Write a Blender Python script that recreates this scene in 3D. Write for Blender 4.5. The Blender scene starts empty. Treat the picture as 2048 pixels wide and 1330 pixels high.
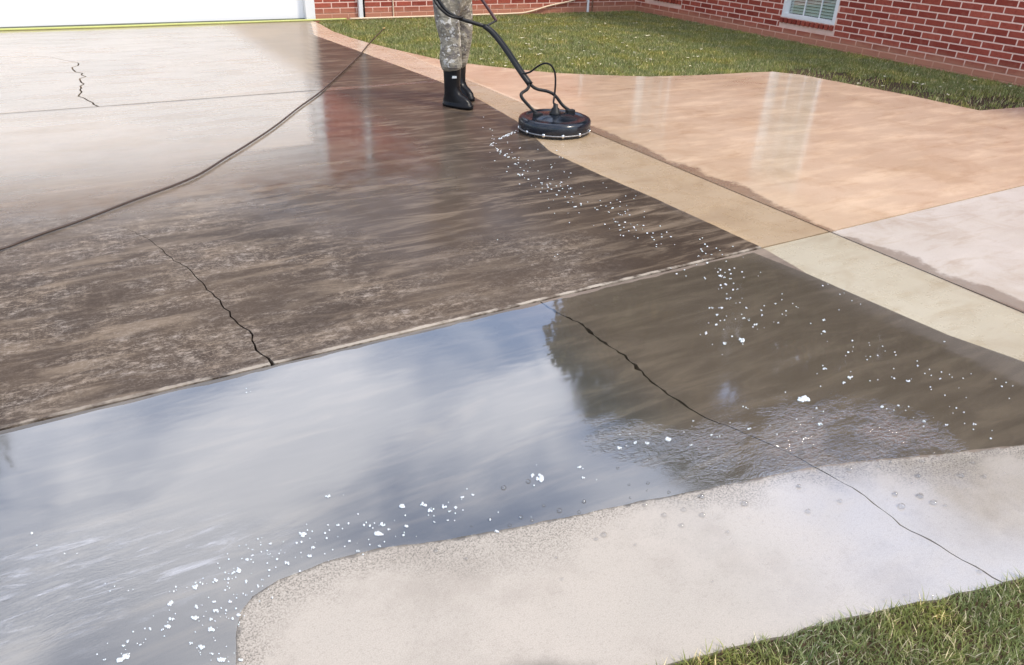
import bpy, bmesh, math, random
import numpy as np
from mathutils import Vector, Matrix
from mathutils.geometry import delaunay_2d_cdt

random.seed(7); rng = np.random.default_rng(7)
scn = bpy.context.scene
COL = scn.collection

# ------------------------------------------------------------------ camera
H = 1.5
F = 1474.85
RM = np.array([[0.86445575, -0.22177297, 0.45114631],
               [-0.50138011, -0.44555946, 0.74168372],
               [0.0365271, -0.86734856, -0.496359]])     # columns: right, down, forward in world axes
cam_d = bpy.data.cameras.new('camera'); cam = bpy.data.objects.new('camera', cam_d); COL.objects.link(cam)
r_, d_, f_ = RM[:, 0], RM[:, 1], RM[:, 2]
cam.matrix_world = Matrix(((r_[0], -d_[0], -f_[0], 0), (r_[1], -d_[1], -f_[1], 0), (r_[2], -d_[2], -f_[2], H), (0, 0, 0, 1)))
cam_d.sensor_fit = 'HORIZONTAL'; cam_d.sensor_width = 36; cam_d.lens = F / 2048 * 36
cam_d.clip_start = 0.05; cam_d.clip_end = 2000
scn.camera = cam

# ------------------------------------------------------------------ world, sun, exposure
SUN_EL, SUN_AZ = math.radians(55), math.radians(142)      # azimuth clockwise from +y
world = bpy.data.worlds.new('World'); scn.world = world; world.use_nodes = True
wn, wl = world.node_tree.nodes, world.node_tree.links
wn.clear()
wo = wn.new('ShaderNodeOutputWorld'); bg = wn.new('ShaderNodeBackground'); sky = wn.new('ShaderNodeTexSky')
sky.sky_type = 'NISHITA'; sky.sun_disc = False; sky.sun_elevation = SUN_EL; sky.sun_rotation = SUN_AZ
sky.air_density = 1.0; sky.dust_density = 1.5; sky.ozone_density = 1.0
wtc = wn.new('ShaderNodeTexCoord'); wmp = wn.new('ShaderNodeMapping'); wmp.inputs['Scale'].default_value = (1, 1, 2.2)
wmp.inputs['Location'].default_value = (2.3, 0.4, 0.2)
wno = wn.new('ShaderNodeTexNoise'); wno.inputs['Scale'].default_value = 3.0; wno.inputs['Detail'].default_value = 6; wno.inputs['Roughness'].default_value = 0.5
wno.inputs['Distortion'].default_value = 0.5
wr = wn.new('ShaderNodeMapRange'); wr.interpolation_type = 'SMOOTHSTEP'
wr.inputs['From Min'].default_value = 0.41; wr.inputs['From Max'].default_value = 0.65
wr.inputs['To Min'].default_value = 0.10; wr.inputs['To Max'].default_value = 1.0
wmx = wn.new('ShaderNodeMix'); wmx.data_type = 'RGBA'
wmx.inputs['B'].default_value = (12.0, 12.2, 13.5, 1)
wl.new(wtc.outputs['Generated'], wmp.inputs['Vector']); wl.new(wmp.outputs[0], wno.inputs['Vector'])
wl.new(wno.outputs['Fac'], wr.inputs['Value']); wl.new(wr.outputs[0], wmx.inputs['Factor'])
wbl = wn.new('ShaderNodeMix'); wbl.data_type = 'RGBA'; wbl.blend_type = 'MULTIPLY'; wbl.inputs['Factor'].default_value = 1
wl.new(sky.outputs[0], wbl.inputs['A']); wbl.inputs['B'].default_value = (1.62, 1.8, 2.0, 1); wl.new(wbl.outputs['Result'], wmx.inputs['A']); wl.new(wmx.outputs['Result'], bg.inputs['Color'])
bg.inputs['Strength'].default_value = 0.12
wl.new(bg.outputs[0], wo.inputs[0])

sd = bpy.data.lights.new('sun', 'SUN'); sun = bpy.data.objects.new('sun', sd); COL.objects.link(sun)
sd.energy = 2.2; sd.angle = math.radians(9); sd.color = (1, 0.90, 0.76)
sdir = Vector((math.sin(SUN_AZ) * math.cos(SUN_EL), math.cos(SUN_AZ) * math.cos(SUN_EL), math.sin(SUN_EL)))
sun.rotation_euler = sdir.to_track_quat('Z', 'Y').to_euler(); sun.location = (-20, -20, 30)
scn.view_settings.view_transform = 'Standard'; scn.view_settings.look = 'None'
scn.view_settings.gamma = 1; scn.view_settings.use_curve_mapping = False
scn.view_settings.exposure = 0.30
scn.cycles.max_bounces = 8; scn.cycles.transparent_max_bounces = 12

# ------------------------------------------------------------------ survey: where a sight line meets a known plane of the place
def ray(p): return RM @ np.array([p[0] - 1024.0, p[1] - 665.0, F])
def G(px, py, z=0.0):
    d = ray((px, py)); t = (z - H) / d[2]; return (d[0] * t, d[1] * t, z)
def GX(px, py, X):
    d = ray((px, py)); t = X / d[0]; return (X, d[1] * t, H + d[2] * t)
def GY(px, py, Y):
    d = ray((px, py)); t = Y / d[1]; return (d[0] * t, Y, H + d[2] * t)
def G2(pts): return [G(*p)[:2] for p in pts]

# ------------------------------------------------------------------ node helpers
class NT:
    def __init__(s, name):
        s.m = bpy.data.materials.new(name); s.m.use_nodes = True; s.t = s.m.node_tree; s.n = s.t.nodes; s.l = s.t.links
        s.n.clear(); s.out = s.n.new('ShaderNodeOutputMaterial')
    def put(s, sock, v):
        if hasattr(v, 'is_output') or isinstance(v, bpy.types.NodeSocket): s.l.new(v, sock)
        elif v is not None:
            if isinstance(v, (tuple, list)) and len(v) == 3 and sock.type == 'RGBA': v = (*v, 1)
            sock.default_value = v
    def coord(s, kind='Object', scale=(1, 1, 1), loc=(0, 0, 0), rot=(0, 0, 0)):
        if kind == 'World':
            o = s.n.new('ShaderNodeNewGeometry').outputs['Position']
        else: o = s.n.new('ShaderNodeTexCoord').outputs[kind]
        mp = s.n.new('ShaderNodeMapping'); s.l.new(o, mp.inputs[0])
        mp.inputs['Scale'].default_value = scale; mp.inputs['Location'].default_value = loc; mp.inputs['Rotation'].default_value = rot
        return mp.outputs[0]
    def noise(s, vec, scale=5, detail=4, rough=0.55, dist=0):
        n = s.n.new('ShaderNodeTexNoise'); s.l.new(vec, n.inputs['Vector'])
        n.inputs['Scale'].default_value = scale; n.inputs['Detail'].default_value = detail
        n.inputs['Roughness'].default_value = rough; n.inputs['Distortion'].default_value = dist
        return n.outputs['Fac']
    def vor(s, vec, scale=5, out='Distance', feature='F1'):
        n = s.n.new('ShaderNodeTexVoronoi'); n.feature = feature; s.l.new(vec, n.inputs['Vector']); n.inputs['Scale'].default_value = scale
        return n.outputs[out]
    def rng(s, v, a, b, c=0, d=1, smooth=True):
        n = s.n.new('ShaderNodeMapRange'); n.interpolation_type = 'SMOOTHSTEP' if smooth else 'LINEAR'
        s.put(n.inputs['Value'], v); s.put(n.inputs['From Min'], a); s.put(n.inputs['From Max'], b); s.put(n.inputs['To Min'], c); s.put(n.inputs['To Max'], d)
        return n.outputs[0]
    def math(s, op, a, b=None, clamp=False):
        n = s.n.new('ShaderNodeMath'); n.operation = op; n.use_clamp = clamp; s.put(n.inputs[0], a)
        if b is not None: s.put(n.inputs[1], b)
        return n.outputs[0]
    def mix(s, f, a, b, mode='MIX'):
        n = s.n.new('ShaderNodeMix'); n.data_type = 'RGBA'; n.blend_type = mode
        s.put(n.inputs['Factor'], f); s.put(n.inputs['A'], a); s.put(n.inputs['B'], b); return n.outputs['Result']
    def attr(s, name, out='Fac'):
        n = s.n.new('ShaderNodeAttribute'); n.attribute_name = name; return n.outputs[out]
    def bump(s, h, strength=0.3, dist=0.01, normal=None):
        n = s.n.new('ShaderNodeBump'); s.put(n.inputs['Height'], h); s.put(n.inputs['Strength'], strength); n.inputs['Distance'].default_value = dist
        if normal is not None: s.l.new(normal, n.inputs['Normal'])
        return n.outputs[0]
    def bsdf(s, color, rough=0.6, metal=0, normal=None, spec=0.5, **k):
        n = s.n.new('ShaderNodeBsdfPrincipled'); s.put(n.inputs['Base Color'], color); s.put(n.inputs['Roughness'], rough)
        s.put(n.inputs['Metallic'], metal); s.put(n.inputs['Specular IOR Level'], spec)
        if normal is not None: s.l.new(normal, n.inputs['Normal'])
        for a, b in k.items(): s.put(n.inputs[a], b)
        return n.outputs[0]
    def sheen(s, f0, p, normal):
        lw = s.n.new('ShaderNodeLayerWeight'); lw.inputs['Blend'].default_value = 0.5; s.l.new(normal, lw.inputs['Normal'])
        return s.math('ADD', s.math('MULTIPLY', s.math('POWER', lw.outputs['Facing'], p), 1 - f0), f0, True)
    def done(s, sh): s.l.new(sh, s.out.inputs['Surface']); return s.m

def simple(name, col, rough=0.5, metal=0, var=0.15, scale=20, bump=0.1, spec=0.5, kind='Object', **k):
    t = NT(name); v = t.coord(kind); n = t.noise(v, scale, 5)
    c = t.mix(n, tuple(x * (1 - var) for x in col), tuple(min(1, x * (1 + var)) for x in col))
    r = t.rng(t.noise(v, scale * 0.6, 3), 0.3, 0.7, max(0.03, rough - 0.08), min(1, rough + 0.08))
    return t.done(t.bsdf(c, r, metal, t.bump(t.noise(v, scale * 3, 3), bump, 0.004) if bump else None, spec, **k))

# ------------------------------------------------------------------ object helpers
def link(o, parent=None):
    COL.objects.link(o)
    if parent is not None: o.parent = parent
    return o
def tag(o, label=None, cat=None, group=None, kind=None):
    if label: o['label'] = label
    if cat: o['category'] = cat
    if group: o['group'] = group
    if kind: o['kind'] = kind
    return o
def empty(name, loc=(0, 0, 0), rz=0):
    o = bpy.data.objects.new(name, None); o.location = loc; o.rotation_euler.z = rz; o.empty_display_size = 0.1; COL.objects.link(o); return o
def mesh(name, vs, fs, mat, parent=None, smooth=False, origin=(0, 0, 0)):
    me = bpy.data.meshes.new(name)
    me.from_pydata([tuple(v) for v in vs], [], [tuple(f) for f in fs]); me.materials.append(mat); me.update()
    if smooth: me.polygons.foreach_set('use_smooth', [True] * len(me.polygons))
    o = bpy.data.objects.new(name, me); o.location = origin; return link(o, parent)
class MB:
    def __init__(s): s.v = []; s.f = []
    def add(s, vs, fs):
        k = len(s.v); s.v += [tuple(v) for v in vs]; s.f += [tuple(i + k for i in f) for f in fs]; return s
    def box(s, x0, x1, y0, y1, z0, z1):
        return s.add([(x0, y0, z0), (x1, y0, z0), (x1, y1, z0), (x0, y1, z0), (x0, y0, z1), (x1, y0, z1), (x1, y1, z1), (x0, y1, z1)],
                     [(0, 3, 2, 1), (4, 5, 6, 7), (0, 1, 5, 4), (1, 2, 6, 5), (2, 3, 7, 6), (3, 0, 4, 7)])
    def tube(s, pts, r, n=10, cap=True):
        pts = [Vector(p) for p in pts]; m = len(pts); rr = r if isinstance(r, (list, tuple)) else [r] * m
        up = None; vs = []
        for i, p in enumerate(pts):
            t = (pts[min(i + 1, m - 1)] - pts[max(i - 1, 0)]).normalized()
            if up is None: up = Vector((0, 0, 1)) if abs(t.z) < 0.9 else Vector((1, 0, 0))
            a = t.cross(up).normalized(); b = a.cross(t).normalized(); up = b
            for k in range(n):
                w = 2 * math.pi * k / n; vs.append(p + (a * math.cos(w) + b * math.sin(w)) * rr[i])
        fs = [(i * n + k, i * n + (k + 1) % n, (i + 1) * n + (k + 1) % n, (i + 1) * n + k) for i in range(m - 1) for k in range(n)]
        if cap: fs += [tuple(range(n - 1, -1, -1)), tuple(range((m - 1) * n, m * n))]
        return s.add(vs, fs)
    def lathe(s, prof, c=(0, 0, 0), n=48):
        vs = []; fs = []
        for (r, z) in prof:
            for k in range(n):
                w = 2 * math.pi * k / n; vs.append((c[0] + r * math.cos(w), c[1] + r * math.sin(w), c[2] + z))
        for i in range(len(prof) - 1):
            for k in range(n): fs.append((i * n + k, i * n + (k + 1) % n, (i + 1) * n + (k + 1) % n, (i + 1) * n + k))
        fs.append(tuple(range(n - 1, -1, -1))); fs.append(tuple(range((len(prof) - 1) * n, len(prof) * n)))
        return s.add(vs, fs)
    def build(s, name, mat, parent=None, smooth=False, bevel=0):
        o = mesh(name, s.v, s.f, mat, parent, smooth)
        if bevel:
            b = o.modifiers.new('bevel', 'BEVEL'); b.width = bevel; b.segments = 2; b.limit_method = 'ANGLE'
        return o
def spline(pts, n=8):
    P = [Vector(p) for p in pts]; P = [P[0] * 2 - P[1]] + P + [P[-1] * 2 - P[-2]]; out = []
    for i in range(1, len(P) - 2):
        a, b, c, d = P[i - 1:i + 3]
        for k in range(n):
            t = k / n
            out.append(0.5 * ((2 * b) + (c - a) * t + (2 * a - 5 * b + 4 * c - d) * t * t + (3 * b - a - 3 * c + d) * t ** 3))
    out.append(P[-2]); return out

# ------------------------------------------------------------------ polygon fields on the ground
def inside(P, poly):
    x, y = P[:, 0], P[:, 1]; res = np.zeros(len(P), bool); n = len(poly); j = n - 1
    for i in range(n):
        xi, yi = poly[i]; xj, yj = poly[j]
        c = ((yi > y) != (yj > y)) & (x < (xj - xi) * (y - yi) / ((yj - yi) if yj != yi else 1e-12) + xi)
        res ^= c; j = i
    return res
def pdist(P, line):
    d = np.full(len(P), 1e9)
    for a, b in zip(line[:-1], line[1:]):
        a = np.array(a); b = np.array(b); ab = b - a; L = max(ab @ ab, 1e-12)
        t = np.clip(((P - a) @ ab) / L, 0, 1); q = a + t[:, None] * ab
        d = np.minimum(d, np.hypot(*(P - q).T))
    return d
def sdf(P, poly):                                # positive inside
    c = list(poly) + [poly[0]]; d = pdist(P, c); return np.where(inside(P, poly), d, -d)
def sstep(x, a, b):
    t = np.clip((x - a) / (b - a), 0, 1); return t * t * (3 - 2 * t)
def densify(line, step=0.06, jit=0.0):
    out = []
    for a, b in zip(line[:-1], line[1:]):
        a = np.array(a, float); b = np.array(b, float); L = np.linalg.norm(b - a); n = max(1, int(L / step))
        nrm = np.array([-(b - a)[1], (b - a)[0]]) / max(L, 1e-9)
        for k in range(n):
            out.append(tuple(a + (b - a) * k / n + nrm * (random.uniform(-jit, jit) if k or jit == 0 else 0)))
    out.append(tuple(line[-1])); return out
def offset(line, d):
    L = [np.array(p, float) for p in line]; out = []
    for i, p in enumerate(L):
        t = L[min(i + 1, len(L) - 1)] - L[max(i - 1, 0)]; t /= max(np.linalg.norm(t), 1e-9)
        out.append(tuple(p + np.array([-t[1], t[0]]) * (d if not callable(d) else d(i))))
    return out

J1Y, J2X, J0Y, WALLY, WALLX = 2.43, 3.54, 6.93, 11.50, 9.32
# edge of the cleaned strip (dirty wet on its left, clean on its right)
EDGE = G2([(628, 70), (720, 103), (800, 133), (880, 163), (960, 200), (1035, 243), (1100, 303), (1199, 349), (1290, 388), (1400, 438),
           (1524, 495), (1621, 551), (1747, 606), (1900, 672), (2048, 724), (2300, 830), (2700, 990)])
DRY = G2([(440, 1700), (468, 1400), (472, 1270), (482, 1225), (505, 1195), (560, 1160), (650, 1125), (760, 1097), (900, 1080), (1000, 1062), (1150, 1032), (1300, 1000),
          (1480, 965), (1600, 940), (1700, 925), (1860, 911), (2100, 885), (2300, 872), (2500, 868)])
POLY_CLEAN = EDGE + [(14, EDGE[-1][1]), (14, 11.4), (3.3, 11.4)]
POLY_DRY = DRY + [(14, DRY[-1][1]), (14, -8), (DRY[0][0], -8)]
LAWN_EDGE = G2([(632, 44), (665, 62), (700, 75), (750, 89), (800, 101), (880, 119), (960, 130), (1040, 139), (1100, 145), (1200, 150), (1300, 153), (1400, 150), (1480, 146),
                (1545, 143), (1600, 149), (1700, 168), (1830, 193), (1960, 221), (2048, 214), (2200, 203), (2400, 192)])
FRONT_EDGE = G2([(1100, 1400), (1330, 1330), (1420, 1307), (1500, 1286), (1650, 1247), (1800, 1212), (1950, 1180), (2005, 1165), (2060, 1153), (2300, 1103), (2700, 1030)])
DOOR_REFLECTION = G2([(-900, 30), (0, 30), (610, 26), (634, 34), (636, 180), (640, 300), (600, 340), (480, 380), (300, 420), (0, 430), (-700, 460)])  # outline of the garage door's reflection, painted as lighter base colour
STAIN = G2([(1182, 262), (1270, 292), (1330, 312), (1400, 345), (1450, 372), (1530, 405), (1550, 418), (1480, 398), (1400, 372), (1330, 345), (1260, 318), (1190, 285)])
STAIN2 = G2([(1660, 460), (1700, 455), (1690, 480), (1780, 512), (1850, 530), (1950, 570), (2060, 590), (2060, 628), (1900, 568), (1780, 522)])
DARK_PATCH = G2([(985, 1400), (1000, 1323), (1100, 1312), (1180, 1316), (1260, 1311), (1340, 1303), (1260, 1322), (1200, 1330), (1150, 1400)])  # darker patch on the front slab near the lawn edge
CRACK3 = densify(G2([(1085, 607), (1120, 628), (1165, 648), (1195, 676), (1240, 705), (1290, 750), (1345, 795), (1400, 830), (1470, 858), (1540, 888), (1590, 912), (1640, 940),
                     (1690, 968), (1730, 992), (1765, 1020), (1800, 1050), (1860, 1080), (1900, 1105), (1950, 1132), (2005, 1165)]), 0.022, 0.0045)
CRACKL = densify(G2([(240, 452), (300, 480), (330, 507), (385, 545), (410, 572), (440, 600), (470, 640), (505, 670), (512, 700), (545, 727)]), 0.035, 0.008)
CRACKE = densify(G2([(155, 125), (145, 138), (163, 150), (168, 168), (160, 180), (168, 196), (185, 205), (196, 213)]), 0.08, 0.035)
RIPPLE = G2([(1230, 880), (1450, 925), (1640, 935), (1900, 905), (1840, 845), (1720, 815), (1560, 825), (1480, 860), (1350, 880)])
BROOM = G2([(-400, 470), (200, 440), (420, 400), (560, 430), (820, 560), (980, 500), (1150, 480), (1200, 560), (1085, 605), (545, 727), (-400, 960)])

def fields(P):
    """Surface state of the concrete at ground points."""
    clean = sdf(P, POLY_CLEAN); dry = sdf(P, POLY_DRY)
    st = sdf(P, DARK_PATCH) - 0.012
    x, y = P[:, 0], P[:, 1]
    film = np.zeros(len(P)); rough = np.full(len(P), 0.4); broom = sstep(sdf(P, BROOM), -0.35, 0.25)
    up = sstep(y, 3.2, 5.0)
    film = 0.15 + 0.57 * up; rough = 0.20 - 0.07 * up
    film = film * (1 - 0.65 * broom); rough = rough + 0.22 * broom
    R = (x > J2X) & (y > J1Y); c = clean > 0
    film = np.where(c, 0.40, film); rough = np.where(c, 0.28, rough)
    film = np.where(c & R, 0.80, film); rough = np.where(c & R, 0.12, rough)
    br = (~c) & (y > J1Y); kx = sstep(x, 1.9, 2.3) * br
    film = film * (1 - 0.66 * kx); rough = rough + 0.07 * kx
    film = np.where(c & (y > 6.5) & (x < J2X), 0.6, film)
    C = (x > J2X) & (y <= J1Y); film = np.where(C, 0.45, film); rough = np.where(C, 0.16, rough)
    d = dry > 0; far = sstep(x, 0.9, 1.7)
    film = np.where(d, 0.12 + 0.85 * far, film); rough = np.where(d, 0.45 - 0.32 * far, rough)
    ps = sdf(P, DOOR_REFLECTION); pale = np.where(x > 1.4, sstep(ps, -0.05, 0.10), sstep(ps, -0.9, 1.2))
    pale = np.where(y > 5.2, sstep(ps, -0.05, 0.10), sstep(ps, -0.7, 1.1))  # strength of the painted door reflection
    front = sstep(-y, -J1Y - 0.01, -J1Y + 0.01)
    jr = np.minimum(np.abs(y - J1Y - 0.02) + 0.02 * (x < 1.4), np.where(y < 5, np.abs(x - J2X), 9))
    return dict(front=front, pale=pale, joint_rim=jr, sd_clean=clean, sd_dry=dry, sd_patch=st, film=film, film_rough=rough, broom=broom)

# ------------------------------------------------------------------ materials
J1Y_, J2X_ = J1Y, J2X
def concrete_mat():
    t = NT('broomed_concrete'); v = t.coord('World')
    big = t.noise(v, 0.9, 4, 0.6); mid = t.noise(v, 6, 6, 0.65); fine = t.noise(v, 90, 4, 0.7)
    streak = t.noise(t.coord('World', (1.6, 9, 1), rot=(0, 0, 0.55)), 1.4, 6, 0.65, 0.6)
    streak2 = t.noise(t.coord('World', (4, 60, 1), rot=(0, 0, 0.55)), 1.5, 5, 0.6)
    broomn = t.noise(t.coord('World', (70, 2.5, 1), rot=(0, 0, -0.06)), 1.6, 3, 0.6)
    grit = t.noise(v, 45, 3, 0.6)
    # dirty wet concrete
    d1 = t.mix(t.rng(big, 0.35, 0.65), (0.046, 0.030, 0.019), (0.080, 0.054, 0.034))
    d2 = t.mix(t.math('MULTIPLY', t.rng(streak, 0.42, 0.70), t.rng(t.noise(v, 1.3, 4), 0.4, 0.62, 0.15, 0.85)), d1, (0.165, 0.118, 0.078))
    bro = t.attr('broom')
    fl1 = t.noise(t.coord('World', (1, 1.8, 1), rot=(0, 0, 0.35)), 17, 9, 0.84, 0.2)
    fl2 = t.noise(t.coord('World', (1, 2.2, 1), rot=(0, 0, 0.35)), 60, 5, 0.75)
    patch = t.rng(t.noise(t.coord('World', (1, 2.0, 1), (3, 1, 0), (0, 0, 0.4)), 1.5, 6, 0.65, 0.5), 0.36, 0.62)
    sx = t.n.new('ShaderNodeSeparateXYZ'); t.l.new(t.n.new('ShaderNodeNewGeometry').outputs['Position'], sx.inputs[0]); X_, Y_ = sx.outputs['X'], sx.outputs['Y']
    fx = t.rng(t.math('ADD', X_, t.math('MULTIPLY', t.math('SUBTRACT', big, 0.5), 0.8)), 1.25, 1.75)
    texm = t.math('MULTIPLY', t.math('MAXIMUM', t.rng(fl1, 0.48, 0.62), t.math('MULTIPLY', t.rng(fl2, 0.52, 0.62), 0.7)), t.rng(patch, 0, 1, 0.18, 1))
    lightg = t.mix(t.rng(mid, 0.3, 0.7), (0.33, 0.25, 0.175), (0.40, 0.34, 0.28))
    d3 = t.mix(t.math('MULTIPLY', texm, t.math('MULTIPLY', bro, 0.85)), d2, lightg)
    d3 = t.mix(t.math('MULTIPLY', t.math('MULTIPLY', t.rng(broomn, 0.52, 0.66), patch), t.math('MULTIPLY', bro, 0.15)), d3, (0.34, 0.27, 0.20))
    d3 = t.mix(t.math('MULTIPLY', t.attr('front'), 0.85), d3, t.mix(fx, t.mix(t.rng(streak, 0.3, 0.7), (0.115, 0.108, 0.098), (0.17, 0.158, 0.142)), t.mix(t.rng(streak, 0.3, 0.7), (0.20, 0.155, 0.118), (0.27, 0.212, 0.165))))
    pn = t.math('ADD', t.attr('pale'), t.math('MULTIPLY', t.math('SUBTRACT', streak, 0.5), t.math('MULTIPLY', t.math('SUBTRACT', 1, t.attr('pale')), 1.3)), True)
    d3 = t.mix(t.math('MULTIPLY', pn, 0.86), d3, t.mix(t.rng(big, 0.3, 0.7), (0.42, 0.325, 0.225), (0.33, 0.265, 0.19)))  # door's reflection lightened into the concrete colour
    wob = t.math('MULTIPLY', t.math('SUBTRACT', t.noise(v, 9, 4, 0.7), 0.5), 0.03)
    dj = t.math('ABSOLUTE', t.math('SUBTRACT', t.math('ADD', Y_, wob), J1Y_ + 0.014))
    rim = t.math('MULTIPLY', t.rng(dj, 0.007, 0.013, 1, 0), t.math('MULTIPLY', t.rng(mid, 0.35, 0.55), t.rng(X_, -0.5, 1.6, 0.55, 1)))
    d3 = t.mix(t.math('MULTIPLY', rim, 0.8), d3, (0.50, 0.43, 0.34))
    # clean concrete
    tint = t.attr('tint', 'Color')
    c1 = t.mix(t.rng(big, 0.3, 0.7), tint, t.mix(1.0, tint, (0.86, 0.84, 0.80), 'MULTIPLY'))
    c1 = t.mix(t.math('MULTIPLY', t.rng(t.noise(v, 2.3, 6, 0.7, 0.6), 0.46, 0.66), 0.55), c1, t.mix(1.0, c1, (0.80, 0.74, 0.66), 'MULTIPLY'))
    c2 = t.mix(t.math('MULTIPLY', t.rng(streak, 0.5, 0.72), 0.5), c1, t.mix(1.0, c1, (0.74, 0.66, 0.56), 'MULTIPLY'))
    c2 = t.mix(t.math('MULTIPLY', t.rng(fine, 0.5, 0.7), 0.25), c2, t.mix(1.0, c2, (0.7, 0.68, 0.66), 'MULTIPLY'))
    jit = t.math('MULTIPLY', t.math('SUBTRACT', mid, 0.5), 0.035)
    mclean = t.rng(t.math('ADD', t.attr('sd_clean'), t.math('MULTIPLY', jit, 0.6)), -0.004, 0.006)
    jd = t.math('MULTIPLY', t.math('SUBTRACT', t.noise(v, 25, 4, 0.7), 0.5), 0.05)
    mdry = t.rng(t.math('ADD', t.attr('sd_dry'), jd), -0.004, 0.008)
    wetedge = t.rng(t.attr('sd_dry'), 0.0, t.rng(t.noise(v, 4, 3), 0.35, 0.65, 0.05, 0.24), 1, 0)
    # pale dry concrete, speckled where it has just dried
    dc = t.mix(t.rng(big, 0.3, 0.7), (0.475, 0.415, 0.345), (0.41, 0.365, 0.305))
    dc = t.mix(t.math('MULTIPLY', t.rng(t.noise(v, 2.6, 6, 0.7), 0.46, 0.66), 0.55), dc, (0.33, 0.285, 0.235))
    dc = t.mix(t.math('MULTIPLY', t.rng(fine, 0.52, 0.66), 0.22), dc, (0.24, 0.21, 0.17))
    dc = t.mix(t.math('MULTIPLY', t.math('MULTIPLY', t.rng(t.noise(v, 190, 3, 0.9), 0.47, 0.56), t.rng(t.noise(t.coord('World', loc=(5, 3, 0)), 75, 4, 0.9), 0.38, 0.52)), t.math('MULTIPLY', wetedge, 0.9)), dc, (0.10, 0.09, 0.07))
    spots = t.rng(t.vor(v, 24), 0.035, 0.06, 1, 0); dc = t.mix(t.math('MULTIPLY', spots, t.math('MULTIPLY', t.rng(t.noise(v, 3, 2), 0.55, 0.65), 0.5)), dc, (0.2, 0.17, 0.13))
    sand = t.rng(t.noise(v, 320, 2, 0.9), 0.3, 0.7, 0.86, 1.12)
    sc_ = t.n.new('ShaderNodeCombineXYZ'); [t.l.new(sand, k) for k in sc_.inputs]
    dc = t.mix(1.0, dc, sc_.outputs[0], 'MULTIPLY'); c2 = t.mix(1.0, c2, sc_.outputs[0], 'MULTIPLY')
    base = t.mix(mclean, d3, c2); base = t.mix(mdry, base, dc)
    # dirty run-off that collected along the long saw cut
    wn_ = t.math('MULTIPLY', t.math('SUBTRACT', t.noise(v, 3.2, 5, 0.65), 0.42), 0.34)
    dx_ = t.math('SUBTRACT', X_, J2X_ - 0.004); wid = t.math('ADD', t.rng(Y_, 1.2, 2.4, 0.105, 0.035), t.math('MULTIPLY', t.rng(Y_, 2.4, 3.3), 0.055))
    wid = t.math('MAXIMUM', t.math('ADD', wid, wn_), 0.012)
    run = t.math('MULTIPLY', t.rng(t.math('ADD', t.math('SUBTRACT', wid, dx_), t.math('MULTIPLY', t.math('SUBTRACT', t.noise(v, 30, 5, 0.75), 0.5), 0.08)), -0.012, 0.045), t.rng(dx_, -0.012, 0.0))
    run = t.math('MULTIPLY', run, t.rng(Y_, 4.9, 5.0, 1, 0))
    base = t.mix(t.math('MULTIPLY', run, 0.74), base, t.mix(t.rng(Y_, 2.3, 2.5), (0.20, 0.155, 0.115), (0.185, 0.115, 0.068)))
    ms = t.rng(t.math('ADD', t.attr('sd_patch'), t.math('MULTIPLY', t.math('SUBTRACT', mid, 0.5), 0.05)), -0.02, 0.03)
    base = t.mix(t.math('MULTIPLY', ms, 0.7), base, (0.12, 0.105, 0.085))  # darkens the base inside the patch by the lawn edge
    # relief
    hb = t.math('ADD', t.math('MULTIPLY', broomn, 0.6), t.math('MULTIPLY', fine, 0.5))
    nb = t.bump(hb, 0.35, 0.002)
    nf = t.bump(t.math('ADD', t.noise(v, 3.5, 2), t.math('MULTIPLY', t.math('MULTIPLY', bro, 1.0), t.noise(v, 40, 3))), 0.10, 0.006)
    diff = t.bsdf(base, 0.75, 0, nb, 0.15)
    film = t.attr('film')
    film = t.math('MULTIPLY', film, t.rng(t.noise(t.coord('World', (1, 3.5, 1), rot=(0, 0, 0.45)), 1.7, 4, 0.6), 0.25, 0.6, 0.74, 1.0), True)
    rg = t.math('ADD', t.attr('film_rough'), t.rng(mid, 0.3, 0.7, -0.04, 0.05), True)
    fr = t.sheen(0.08, 1.75, nf)
    gl = t.n.new('ShaderNodeBsdfGlossy'); gl.inputs['Color'].default_value = (1, 1, 1, 1); t.l.new(rg, gl.inputs['Roughness']); t.l.new(nf, gl.inputs['Normal'])
    ms_ = t.n.new('ShaderNodeMixShader'); t.l.new(t.math('MULTIPLY', fr, film), ms_.inputs[0]); t.l.new(diff, ms_.inputs[1]); t.l.new(gl.outputs[0], ms_.inputs[2])
    return t.done(ms_.outputs[0])
M_CONC = concrete_mat()

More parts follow.
